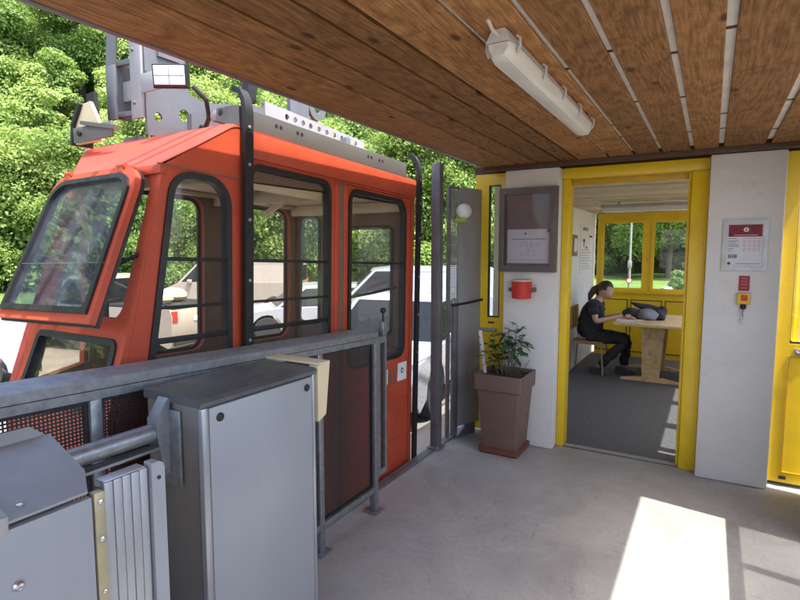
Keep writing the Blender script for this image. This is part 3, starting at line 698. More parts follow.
th = thing('red_sign', 'small dark red sign with four white text lines above the yellow switch box', 'sign', (.199,4.34,1.42))
b_ = MB(); b_.box((.168,4.334,1.378), (.231,4.3398,1.480), .0015); part('plate', b_, 'red_sign', th)
b_ = MB()
for i, (z, w) in enumerate(((1.462,.034),(1.442,.036),(1.420,.04),(1.397,.042))):
    x = .199-w/2
    while x < .199+w/2-.003: b_.box((x,4.3325,z-.0035), (x+.0045,4.3338,z+.0035)); x += .0068
part('lettering', b_, 'pink_ink', th)
th = thing('emergency_switch', 'yellow switch box with square red button and hanging key under the red sign', 'switch', (.2,4.34,1.32))
b_ = MB(); b_.box((.162,4.295,1.288), (.238,4.339,1.364), .006); part('box', b_, 'safety_yellow', th)
b_ = MB(); b_.box((.184,4.286,1.312), (.222,4.2945,1.352), .004); part('button', b_, 'button_red', th)
b_ = MB(); b_.lathe([(.012,1.287),(.018,1.278),(.018,1.258),(.009,1.250)], (.20,4.315,0), 14); part('cable_gland', b_, 'black_metal', th)
b_ = MB(); b_.tube([(.20,4.315,1.25), (.198,4.312,1.22), (.203,4.312,1.20)], .004, 6); b_.lathe([(.010,-.002),(.010,.002)], (.195,4.312,1.185), 12, 'Y'); b_.box((.192,4.310,1.15), (.198,4.314,1.176)); part('key', b_, 'alu_frame', th)

# ------------------------------------------------------------------ planter
th = thing('potted_plant', 'tall tapered brown planter with a small leafy shrub in front of the left pillar', 'potted plant', (-1.42,4.15,0))
pc = (-1.425, 4.15)
def sq(h, z, r=.02, n=4): return [(pc[0]+u, pc[1]+v, z) for u, v in rounded([(-h,-h),(h,-h),(h,h),(-h,h)], r, n)]
b_ = MB(); b_.loft([sq(.143,.03), sq(.146,.04), sq(.178,.525), sq(.188,.528), sq(.196,.535), sq(.200,.655), sq(.198,.662), sq(.186,.662), sq(.182,.64), sq(.172,.60)]); part('pot', b_, 'pot_brown', th, ang=25)
b_ = MB(); b_.loft([sq(.155,.001), sq(.168,.012), sq(.170,.05), sq(.160,.052)]); part('saucer', b_, 'saucer_brown', th)
b_ = MB(); b_.loft([sq(.180,.622), sq(.178,.632)])
for _ in range(60): b_.ball((pc[0]+random.uniform(-.15,.15), pc[1]+random.uniform(-.15,.15), .633), random.uniform(.006,.018), 6)
part('soil', b_, 'soil', th)
sb = MB(); lb = MB(); tw = MB()
def leaf(mb, p, d, L, w):
    d = Vector(d).normalized(); s = d.cross(Vector((0,0,1)));  s = s.normalized() if s.length > .05 else Vector((1,0,0)); u = s.cross(d)
    p = Vector(p); pts = [p, p+d*L*.3+s*w*.8+u*w*.25, p+d*L*.6+s*w*.75+u*w*.2, p+d*L-u*w*.3, p+d*L*.6-s*w*.75+u*w*.2, p+d*L*.3-s*w*.8+u*w*.25, p+d*L*.3, p+d*L*.62]
    mb._faces(pts, [(0,1,6),(6,1,2,7),(7,2,3),(0,6,5),(6,7,4,5),(7,3,4)])
rnd = random.Random(4)
stems = [((-.02,-.02),(.02,.01,.36),.0055), ((.0,.0),(.10,-.02,.42),.005), ((-.03,.01),(-.06,.0,.24),.0045), ((.02,.02),(.05,.03,.30),.0045), ((-.05,-.03),(-.10,-.02,.20),.004), ((.03,-.03),(.13,-.03,.33),.0045), ((.01,.03),(-.02,.05,.38),.0045), ((-.04,.02),(-.13,.03,.29),.004)]
for (ox, oy), (dx, dy, h), r in stems:
    p0 = Vector((pc[0]+ox, pc[1]+oy, .63)); p3 = p0+Vector((dx,dy,h)); mid = p0.lerp(p3,.5)+Vector((rnd.uniform(-.02,.02), 0, .02))
    sb.tube([p0, mid, p3], [r, r*.8, r*.5], 7)
    for k in range(11):
        t = .35+.65*k/10; q = p0.lerp(mid, t*2) if t < .5 else mid.lerp(p3, t*2-1)
        a = k*2.4+h*9; d = Vector((math.cos(a), math.sin(a)*.8, rnd.uniform(-.35,.35)))
        q2 = q+d*rnd.uniform(.015,.045); sb.tube([q, q2], .0018, 5)
        for _ in range(2 if k > 3 else 1): leaf(lb, q2, d+Vector((rnd.uniform(-.5,.5), rnd.uniform(-.5,.5), rnd.uniform(-.5,.1))), rnd.uniform(.055,.10), rnd.uniform(.016,.026))
for k in range(26):
    a = rnd.uniform(0,6.28); rr = rnd.uniform(.04,.14); p0 = Vector((pc[0]+.07+rr*.5*math.cos(a), pc[1]+rr*math.sin(a), .63))
    tw.tube([p0, p0+Vector((rnd.uniform(-.06,.06), rnd.uniform(-.06,.06), rnd.uniform(.05,.15)))], .0022, 5)
part('stem', sb, 'stem_green', th); part('foliage', lb, 'plant_leaf', th, ang=60); part('dry_twigs', tw, 'twig', th)
th = thing('birch_stick', 'white birch stick standing in the left corner of the brown planter', 'stick', (-1.645,4.17,.6))
b_ = MB(); b_.tube([(-1.60,4.14,.62), (-1.625,4.145,.80), (-1.655,4.15,.985)], [.017,.018,.016], 12); part('stick', b_, 'birch', th)
b_ = MB()
for z in (.70,.76,.81,.87,.93): x = -1.60-(z-.62)*.15; b_.box((x-.008,4.122,z-.004), (x+.007,4.13,z+.003))
part('bark_marks', b_, 'birch_mark', th)

# ------------------------------------------------------------------ the cable car cabin
CB = thing('cable_car', 'orange red cable car cabin with propped open windscreen standing at the platform', 'cable car', (-2.03,2.0,0), (R(-1.75),0,0))
# cabin frame: x = 0 at the platform side and negative away from it, y along the cabin, z up
WX = -1.22                                     # inner width
face_y = lambda z: -.58-(2.0-z)*.262           # sloping nose
side_out = [(-.815,.95),(-.80,.10),(-.74,-.12),(1.62,-.12),(1.62,2.243),(-.19,2.256),(-.40,2.125),(-.590,1.996)]
w1 = rounded([(-.688,1.06),(-.228,1.06),(-.228,1.985),(-.553,1.985)], [.07,.07,.13,.12], 7)
w2 = rounded([(-.112,1.06),(.556,1.06),(.556,2.088),(-.112,2.088)], .075, 6)
w3 = rounded([(.765,.885),(1.505,.885),(1.505,2.078),(.765,2.078)], [.09,.09,.11,.09], 6)
def sheet(nm, outer, holes, mp, w0, w1_, mat, par=CB, label=None, bev=0):
    m_ = MB(); m_.panel(outer, holes, mp, w0, w1_)
    if bev: m_.bevel_all(bev, 1)
    return part(nm, m_, mat, par, label, local=True)
def window(nm, loop, mp, par=CB, gl='cabin_glass', wd=.026, proud=.010, bars=(), depth=.03):
    m_ = MB(); m_.panel(inset(loop, -.004), [inset(loop, wd)], mp, -depth-.006, proud); m_.bevel_all(.005, 2, 50)
    g = part(nm, m_, 'rubber', par, local=True)
    m_ = MB(); m_.panel(inset(loop, .012), [], mp, -.016, -.010); part('pane', m_, gl, g, local=True)
    for z, t in bars:
        us = [u for u, v in inset(loop, .01)]
        zs = [(u, v) for u, v in inset(loop, .006)]; cr = []
        for (a, c), (d, e) in zip(zs, zs[1:]+zs[:1]):
            if (c-z)*(e-z) < 0: cr.append(a+(d-a)*(z-c)/(e-c))
        if len(cr) >= 2:
            m_ = MB(); u0, u1 = min(cr), max(cr); A = mp(u0, z-t/2, -.006); B_ = mp(u1, z+t/2, .004)
            m_.box(A, B_, .002); part('guard_bar', m_, 'black_metal', g, local=True)
    return g
NB = ((1.600,.016),(1.388,.014),(1.245,.026))
sheet('side_panel', rounded(side_out, [0,0,0,0,0,.05,.06,0], 4), [w1, w2, rect(.722,-.02,1.585,2.10)], mX(0), -.03, 0, 'red_paint', bev=.004)
sheet('inner_lining', [(-.79,.95),(-.76,.02),(1.60,.02),(1.60,2.08),(-.57,1.98)], [inset(w1,-.001), inset(w2,-.001), rect(.722,.03,1.585,2.06)], mX(0), -.042, -.0305, 'cabin_lining')
window('window', w1, mX(0), bars=NB); window('window', w2, mX(0), bars=NB)
# sliding door with its own window, stickers and vent slots
dr = sheet('door', rect(.728,-.02,1.580,2.098), [w3], mX(-.012), -.03, 0, 'red_paint', bev=.004)
sheet('door_lining', rect(.74,.02,1.57,2.05), [inset(w3,-.001)], mX(-.012), -.042, -.0305, 'cabin_lining', dr)
window('window', w3, mX(-.012), dr, bars=((1.600,.014),), depth=.03)
m_ = MB(); m_.tube([(-.07,.79,1.36), (-.07,1.15,1.385), (-.075,1.48,1.415)], .011, 8); part('grab_rail', m_, 'black_metal', dr, local=True)
for u0, u1, z0, z1 in ((1.20,1.275,.70,.81),(1.42,1.555,.695,.835)):
    m_ = MB(); m_.box((-.0118,u0,z0), (-.0105,u1,z1)); sk = part('sticker', m_, 'plate_white', dr, local=True)
m_ = MB(); m_.lathe([(.022,0),(.022,.0008)], (-.0103,1.487,.772), 16, 'X'); part('lock_ring', m_, 'ink', sk, local=True)
m_ = MB(); m_.lathe([(.010,.001),(.010,.0025)], (-.0103,1.487,.772), 12, 'X'); part('keyhole', m_, 'plate_white', sk, local=True)
for u in (1.305,1.36):
    m_ = MB(); m_.box((-.0118,u,.68), (-.010,u+.028,.80), .0005); part('vent_slot', m_, 'cabin_lining', dr, local=True)
for z in (.25,.55): 
    m_ = MB(); m_.box((-.0118,.76,z), (-.008,1.55,z+.012), .001); part('door_seam', m_, 'red_paint', dr, local=True)
# header over door and window, jamb
m_ = MB(); m_.box((.0008,-.10,2.112), (.018,1.615,2.243), .004); part('header_strip', m_, 'red_paint', CB, local=True)
m_ = MB(); m_.box((-.02,.60,-.02), (.006,.645,2.105), .004); m_.box((-.02,.69,-.02), (.008,.724,2.105), .004); part('door_jamb', m_, 'red_paint', CB, local=True)
m_ = MB(); m_.box((-.01,.648,-.02), (.0035,.688,2.105)); part('jamb_groove', m_, 'cabin_lining', CB, local=True)
m_ = MB(); m_.box((.0006,-.62,1.998), (.003,-.12,2.004)); part('roof_seam', m_, 'cabin_lining', CB, local=True)
for u, z in ((1.55,2.03),(1.575,2.03),(1.56,1.99)):
    m_ = MB(); m_.lathe([(.005,0),(.005,.003)], (.0005,u,z), 8, 'X'); part('rivet', m_, 'steel_dark', CB, local=True)
# far side wall
fw1 = w1; fw2 = rounded([(-.14,.95),(.585,.95),(.585,2.05),(-.14,2.05)], .10, 6); fw3 = rounded([(.80,.95),(1.50,.95),(1.50,2.05),(.80,2.05)], .10, 6)
fl_out = [(-.22,-.12),(1.62,-.12),(1.62,2.243),(-.22,2.243)]
fwa = rounded([(-.18,1.06),(-.08,1.06),(-.08,1.955),(-.18,1.955)], .03, 4)
sheet('side_panel', fl_out, [fw2, fw3], mX(WX), 0, .03, 'red_paint', bev=.003)
sheet('inner_lining', [(-.22,.02),(1.60,.02),(1.60,2.08),(-.22,2.08)], [inset(fw2,-.001), inset(fw3,-.001)], mX(WX), .0305, .042, 'cabin_lining')
for L in (fw2, fw3): window('window', L, lambda u, v, w: (WX+.03-w-.03, u, v), bars=NB[:1], depth=-.0)
# chamfered far nose corner, front face
XL = -.70
def front(u, v, w): return (u, face_y(v)-w*.967, v+w*.253*0)
fo = [(-.002,.95),(-.002,1.985),(XL+.02,1.985),(XL-.07,.95)]
wind = rounded([(-.07,1.345),(-.07,1.955),(XL+.09,1.955),(XL+.03,1.345)], .06, 5)
lowr = rounded([(-.05,.97),(-.05,1.262),(XL+.04,1.262),(XL-.01,.97)], .04, 4)
sheet('inner_lining', [(-.05,.96),(-.05,1.96),(XL+.04,1.96),(XL-.04,.96)], [inset(wind,-.001), inset(lowr,-.001)], front, -.045, -.0312, 'cabin_lining')
sheet('front_panel', fo, [wind, lowr], front, -.03, 0, 'red_paint', bev=.003)
window('window', lowr, front, wd=.024)
m_ = MB(); m_.loft([[(-.001,-.856,.948),(XL-.07,-.856,.948),(XL-.07,-.83,.948),(-.001,-.83,.948)], [(-.001,-.80,-.12),(XL-.07,-.80,-.12),(XL-.07,-.77,-.12),(-.001,-.77,-.12)]]); part('apron', m_, 'red_paint', CB, local=True)
def quadsheet(nm, P, th_, mat, hole=None):
    P = [Vector(p) for p in P]; n_ = (P[1]-P[0]).cross(P[3]-P[0]).normalized()
    def mp(u, v, w): 
        a = P[0].lerp(P[1], u); c = P[3].lerp(P[2], u); return a.lerp(c, v) - n_*w
    sheet(nm, rect(0,0,1,1), [hole] if hole else [], mp, 0, th_, mat)
    if hole:
        m_ = MB(); m_.panel(hole, [], mp, th_*.4, th_*.6); part('pane', m_, 'cabin_glass', CB, local=True)
quadsheet('corner_panel', [(XL-.072,face_y(.95),.95),(WX,-.22,.95),(WX,-.22,2.0),(XL+.02,face_y(2.0),2.0)], .025, 'red_paint', rect(.14,.03,.86,.93))
quadsheet('inner_lining', [(XL-.045,face_y(.95)+.035,.96),(WX+.02,-.20,.96),(WX+.02,-.20,1.98),(XL+.045,face_y(2.0)+.035,1.98)], .006, 'cabin_lining', rect(.14,.03,.86,.93))
quadsheet('corner_apron', [(XL-.072,-.80,-.12),(WX,-.22,-.12),(WX,-.22,.948),(XL-.072,face_y(.95),.948)], .025, 'red_paint', rect(.14,.5,.86,.96))
# roof: front slope, flat top, corner slope
RZ = 2.262; WR = -1.385
m_ = MB()
V = [m_.bm.verts.new(p) for p in [(.004,-.604,1.998),(XL-.0,-.604,1.998),(WR-.004,-.21,1.998)]]
V2 = [m_.bm.verts.new(p) for p in [(.004,-.20,RZ-.012),(-.06,-.17,RZ+.02),(WR+.03,-.17,RZ+.015),(WR-.004,-.14,RZ-.01)]]
V3 = [m_.bm.verts.new(p) for p in [(.004,1.625,2.246),(-.06,1.625,RZ+.01),(WR+.03,1.625,RZ+.01),(WR-.004,1.625,2.246)]]
F = m_.bm.faces.new
F((V[0],V[1],V2[2],V2[1])); F((V[0],V2[1],V2[0])); F((V[1],V[2],V2[3],V2[2]))
F((V2[0],V2[1],V3[1],V3[0])); F((V2[1],V2[2],V3[2],V3[1])); F((V2[2],V2[3],V3[3],V3[2]))
bmesh.ops.bevel(m_.bm, geom=[e for e in m_.bm.edges if len(e.link_faces)==2], offset=.028, segments=4, affect='EDGES', profile=.5)
part('roof', m_, 'red_roof', CB, local=True, ang=50)
m_ = MB(); m_.box((.003,-.607,1.962), (XL-.005,-.575,1.999), .003); part('lip', m_, 'red_paint', CB, local=True)
m_ = MB(); m_.box((-.044,-.26,2.085), (WX+.044,1.595,2.095)); m_.box((-.044,-.10,1.97), (-.07,.60,2.08), .004); m_.box((WX+.05,-.2,2.055), (WX+.10,1.58,2.083), .006)
for y in (-.16,.66,1.50): m_.box((-.05,y,2.0), (WX+.05,y+.06,2.083), .008)
for y in (.55,.9): m_.bar((-.66,y,2.06), (WX+.09,y+.25,1.98), .035)
part('ceiling_lining', m_, 'cream_interior', CB, local=True)
m_ = MB(); m_.box((-.035,-.78,-.115), (WX+.035,1.6,-.03)); part('floor', m_, 'steel_dark', CB, local=True)
m_ = MB(); m_.box((WX+.05,.75,.35), (WX+.40,1.58,.39), .01); m_.box((WX+.05,.75,-.03), (WX+.08,1.58,.35)); part('bench', m_, 'cabin_lining', CB, local=True)
# end wall
e1 = rounded([(-1.15,1.06),(-.90,1.06),(-.90,2.0),(-1.11,2.0)], .06, 5); e2 = rounded([(-.72,1.02),(-.72,1.90),(-.16,1.90),(-.16,1.02)], .05, 5)
mE = lambda u, v, w: (u, 1.62-w, v)
sheet('end_panel', rect(-.032,-.12,WX+.002,2.24), [e1, e2], mE, 0, .03, 'red_paint')
sheet('inner_lining', rect(-.044,.02,WX+.044,2.08), [inset(e1,-.001), inset(e2,-.001)], mE, .0305, .042, 'cabin_lining')
for L in (e1, e2): window('window', L, lambda u, v, w: (u, 1.58+w, v), bars=NB[:1], depth=0)
# propped windscreen
tl, tr_, br, bl = Vector((-.715,-.628,1.975)), Vector((-.055,-.628,1.985)), Vector((-.012,-.885,1.335)), Vector((-.765,-.885,1.318))
n_ = (tr_-tl).cross(bl-tl).normalized()
if n_.y > 0: n_ = -n_
def fmap(u, v, w):
    a = bl.lerp(br, u); c = tl.lerp(tr_, u); return a.lerp(c, v) + n_*w
fl_o = [(0,0),(1,0)] + [(1-.16*(1-math.sin(t)), 1-.16*(1-math.cos(t))) for t in [math.pi/2*(1-k/7) for k in range(8)]] + [(.16*(1-math.sin(t)), 1-.16*(1-math.cos(t))) for t in [math.pi/2*k/7 for k in range(8)]]
def shr(L, a, c0, c1): return [(a+(1-2*a)*u, c0+(1-c0-c1)*v) for u, v in L]
ws = sheet('windscreen', fl_o, [shr(fl_o,.052,.065,.060)], fmap, 0, .028, 'red_paint', bev=.004)
m_ = MB(); m_.panel(shr(fl_o,.040,.052,.050), [shr(fl_o,.072,.088,.082)], fmap, -.004, .040); m_.bevel_all(.006, 2, 50); part('gasket', m_, 'rubber', ws, local=True)
m_ = MB(); m_.panel(shr(fl_o,.066,.080,.076), [], fmap, .016, .022); part('pane', m_, 'flap_glass', ws, local=True)
m_ = MB(); m_.panel(shr(fl_o,-.004,-.012,-.004), [shr(fl_o,.012,.018,.010)], fmap, -.016, -.001); part('edge_seal', m_, 'rubber', ws, local=True)
for u in (.17,.80):
    p = fmap(u,1,.03); m_ = MB(); m_.box((p.x-.022,p.y-.010,p.z-.06), (p.x+.022,p.y+.006,p.z+.006), .003); m_.box((p.x-.020,p.y+.0,p.z-.004), (p.x+.020,p.y+.075,p.z+.010), .003); m_.tube([(p.x-.026,p.y-.002,p.z+.004), (p.x+.026,p.y-.002,p.z+.004)], .010, 10); part('hinge', m_, 'red_paint', ws, local=True)
m_ = MB(); a = fmap(.93,.35,-.01); m_.tube([a, (-.045, face_y(1.62)+.01, 1.62)], .009, 8); m_.ball(a, .016, 10); part('stay', m_, 'black_metal', ws, local=True)
m_ = MB(); a = fmap(.12,.42,-.01); m_.tube([a, (XL+.05, face_y(1.62)+.01, 1.62)], .009, 8); m_.ball(a, .016, 10); part('stay', m_, 'black_metal', ws, local=True)
m_ = MB(); m_.tube([fmap(.03,.36,.034), fmap(.97,.36,.034)], .002, 6); part('wire', m_, 'steel_dark', ws, local=True)
# roof gear
m_ = MB(); m_.loft([[(-.01,y,2.247),(-.006,y,2.262),(-.012,y,2.358),(-.03,y,2.366),(-.17,y,2.366),(-.18,y,2.31)] for y in (-.16,1.50)]); rl = part('roof_rail', m_, 'rail_grey', CB, local=True)
for y in (.10,.135,.27,.305,.98,1.02,1.12,1.16):
    m_ = MB(); m_.lathe([(.011,0),(.011,.002)], (-.0095,y,2.318), 10, 'X'); part('hole_plug', m_, 'black_metal', rl, local=True)
m_ = MB(); m_.loft([[(WX+.01,y,2.247),(WX+.01,y,2.358),(WX+.16,y,2.362),(WX+.17,y,2.30)] for y in (-.0,1.50)]); part('roof_rail', m_, 'rail_grey', CB, local=True)
for y0 in (-.152, 1.622):
    path = [(.034,-.10),(.034,1.0),(.034,2.24),(.030,2.32),(.015,2.385),(-.015,2.43),(-.065,2.455)]; hw_ = .026 if y0 < 0 else .022; secs = []
    for k in range(len(path)):
        a = Vector(path[max(0,k-1)]); c = Vector(path[min(len(path)-1,k+1)]); d = (c-a).normalized(); q = Vector((d.y,-d.x))*.013; p_ = Vector(path[k]); yy = y0+.004*k
        secs.append([(*(p_+q),yy-hw_),(*(p_+q),yy+hw_),(*(p_-q),yy+hw_),(*(p_-q),yy-hw_)])
    m_ = MB(); m_.loft([[(x,y,z) for x,z,y in sc_] for sc_ in secs]); m_.bevel_all(.004, 2, 50); bb = part('bumper_bar', m_, 'black_metal', CB, local=True)
    for z in (.9,1.2,1.5,1.8,2.07,2.25):
        m_ = MB(); m_.lathe([(.009,0),(.009,.003),(.004,.006)], (.0475,y0+.006,z), 8, 'X'); part('bolt', m_, 'steel_grey', bb, local=True)
m_ = MB(); m_.bar((-.11,.0,2.43), (-.11,.04,2.95), .05, .06); part('bumper_stay', m_, 'black_metal', CB, local=True)
# hanger standing on the roof (world coordinates)
gus = [(1.864,2.285),(2.485,2.30),(2.485,2.46),(2.736,2.545),(3.126,2.575),(3.45,2.575),(3.45,2.64),(3.128,2.652),(2.738,2.630),(2.45,2.580),(2.337,2.557),(2.224,2.549),(2.154,2.566),(2.122,2.615),(2.13,3.3),(1.864,3.3)]
circ = lambda y, z, r, n=14: [(y+r*math.cos(2*math.pi*k/n), z+r*math.sin(2*math.pi*k/n)) for k in range(n)]
m_ = MB(); m_.panel(gus, [circ(1.935,2.393,.026), circ(2.107,2.436,.036), circ(2.318,2.478,.034)], mX(-2.71), 0, .014); m_.bevel_all(.002, 1); hg = part('hanger_plate', m_, 'hanger_grey', CB)
m_ = MB(); m_.bar((-2.70,1.865,2.62), (-2.70,2.12,2.62), .03, .012); m_.box((-2.72,1.94,2.72), (-2.68,2.10,3.3)); part('hanger_rib', m_, 'hanger_grey', hg)
m_ = MB(); m_.box((-2.80,1.845,2.375), (-2.705,1.862,3.3), .002); fl = part('hanger_flange', m_, 'hanger_light', CB)
for z in (2.46,2.74,2.95):
    m_ = MB(); m_.lathe([(.012,0),(.012,-.004),(.006,-.008)], (-2.77,1.8445,z), 6, 'Y'); part('bolt', m_, 'steel_dark', fl)
m_ = MB(); m_.box((-3.035,1.85,2.395), (-2.955,1.868,2.70), .002); m_.loft([[(-3.03,1.85,2.70),(-2.955,1.85,2.70),(-2.955,1.868,2.70),(-3.03,1.868,2.70)],[(-2.985,1.87,3.3),(-2.90,1.87,3.3),(-2.90,1.888,3.3),(-2.985,1.888,3.3)]]); m_.box((-2.972,1.869,2.40), (-2.958,1.95,2.72)); part('hanger_flange', m_, 'hanger_grey', CB)
for z in (2.42,2.70,2.98):
    m_ = MB(); m_.bar((-2.96,1.88,z+.005), (-2.80,1.88,z-.005), .03, .028, bev=.003); part('cross_bar', m_, 'hanger_grey', CB)
m_ = MB(); m_.box((-2.957,1.90,2.50), (-2.80,1.915,2.61), .003); part('stiffener', m_, 'steel_grey', CB)
# spotlight
m_ = MB(); R_ = Matrix.Translation((-2.435,1.83,2.54)) @ Euler((R(6),0,R(32))).to_matrix().to_4x4()
bm2 = MB(); bm2.loft([[(-.085,-.02,-.05),(.085,-.02,-.05),(.085,-.02,.055),(-.085,-.02,.055)],[(-.092,.0,-.058),(.092,.0,-.058),(.092,.0,.062),(-.092,.0,.062)],[(-.07,.075,-.045),(.07,.075,-.045),(.07,.075,.05),(-.07,.075,.05)]]); bm2.bevel_all(.008, 2); bm2.bm.transform(R_); sp_ = part('spotlight', bm2, 'black_metal', CB)
bm2 = MB(); bm2.box((-.078,-.026,-.044), (.078,-.0205,.049), .003); bm2.bm.transform(R_); part('lamp_glass', bm2, 'plate_white', sp_)
bm2 = MB(); bm2.box((-.002,-.0285,-.042), (.002,-.0265,.047)); bm2.box((-.076,-.0285,.0), (.076,-.0265,.004)); bm2.bm.transform(R_); part('glass_rib', bm2, 'alu_frame', sp_)
m_ = MB(); m_.box((-2.70,1.84,2.50), (-2.52,1.852,2.60), .003); m_.tube([(-2.53,1.85,2.53),(-2.47,1.87,2.53)], .014, 8); part('spotlight_bracket', m_, 'hanger_light', CB)
m_ = MB(); m_.tube([(-2.36,1.9,2.50),(-2.33,1.96,2.44),(-2.36,2.0,2.36),(-2.45,2.05,2.33),(-2.58,2.08,2.36)], .013, 8); part('spotlight_cable', m_, 'rubber', CB)
# pivot block, beam with lightening holes, buffers
m_ = MB(); m_.box((-2.28,1.93,2.315), (-2.12,2.06,2.375), .02); part('pivot_block', m_, 'hanger_light', CB)
m_ = MB(); m_.lathe([(.022,0),(.022,-.006),(.012,-.01)], (-2.17,1.919,2.345), 14, 'Y'); part('pivot_bolt', m_, 'black_metal', CB)
bh = [circ(y, 2.535-(y-2.6)*.05, .02) for y in (2.72,2.80,2.88,2.96,3.05,3.14,3.23,3.32,3.41,3.50)]
m_ = MB(); m_.panel([(2.52,2.495),(3.62,2.445),(3.62,2.525),(2.52,2.585)], bh, mX(-2.47), 0, .012); m_.loft([[(-2.47,2.52,2.575),(-2.47,3.62,2.515),(-2.50,3.62,2.515),(-2.50,2.52,2.575)],[(-2.47,2.52,2.585),(-2.47,3.62,2.525),(-2.50,3.62,2.525),(-2.50,2.52,2.585)]]); part('roof_beam', m_, 'hanger_light', CB)
m_ = MB(); m_.box((-2.54,2.0,2.28), (-2.50,3.6,2.40)); part('beam_web', m_, 'hanger_grey', CB)
for y in (2.3, 3.3):
    m_ = MB(); m_.box((-2.75,y,2.27), (-2.40,y+.05,2.50), .004); part('beam_foot', m_, 'hanger_grey', CB)
m_ = MB(); m_.ball((-2.45,3.56,2.40), .06, 14); part('roof_dome', m_, 'white_globe', CB)
m_ = MB(); m_.panel(circ(3.2,2.72,.10,18), [circ(3.2,2.72,.05,14)], mX(-2.62), 0, .03); m_.box((-2.62,2.9,2.55), (-2.59,3.1,3.0)); part('hanger_roller', m_, 'hanger_grey', CB)
# horn shaped rope guide at the far roof edge
m_ = MB(); m_.panel([(-3.205,2.26),(-3.19,2.37),(-3.11,2.475),(-3.035,2.482),(-2.94,2.33),(-2.94,2.26)], [], mY(1.75), 0, .02); m_.bevel_all(.003, 1); gd = part('rope_guide', m_, 'cream_plate', CB)
m_ = MB(); P = [(-3.205,2.255),(-3.19,2.37),(-3.11,2.478),(-3.035,2.485)]
for a, c in zip(P, P[1:]): m_.bar((a[0],1.79,a[1]), (c[0],1.79,c[1]), .12, .022, (0,1,0) if False else (1,0,.3))
part('guide_lining', m_, 'black_metal', gd)
m_ = MB(); m_.box((-3.17,1.725,2.262), (-2.80,1.74,2.345), .003); m_.bar((-3.06,1.72,2.36), (-2.74,1.72,2.30), .03, .02); part('guide_arm', m_, 'rail_grey', gd)
m_ = MB(); m_.lathe([(.018,0),(.018,-.01),(.008,-.015)], (-3.10,1.7245,2.31), 10, 'Y'); part('guide_bolt', m_, 'black_metal', gd)

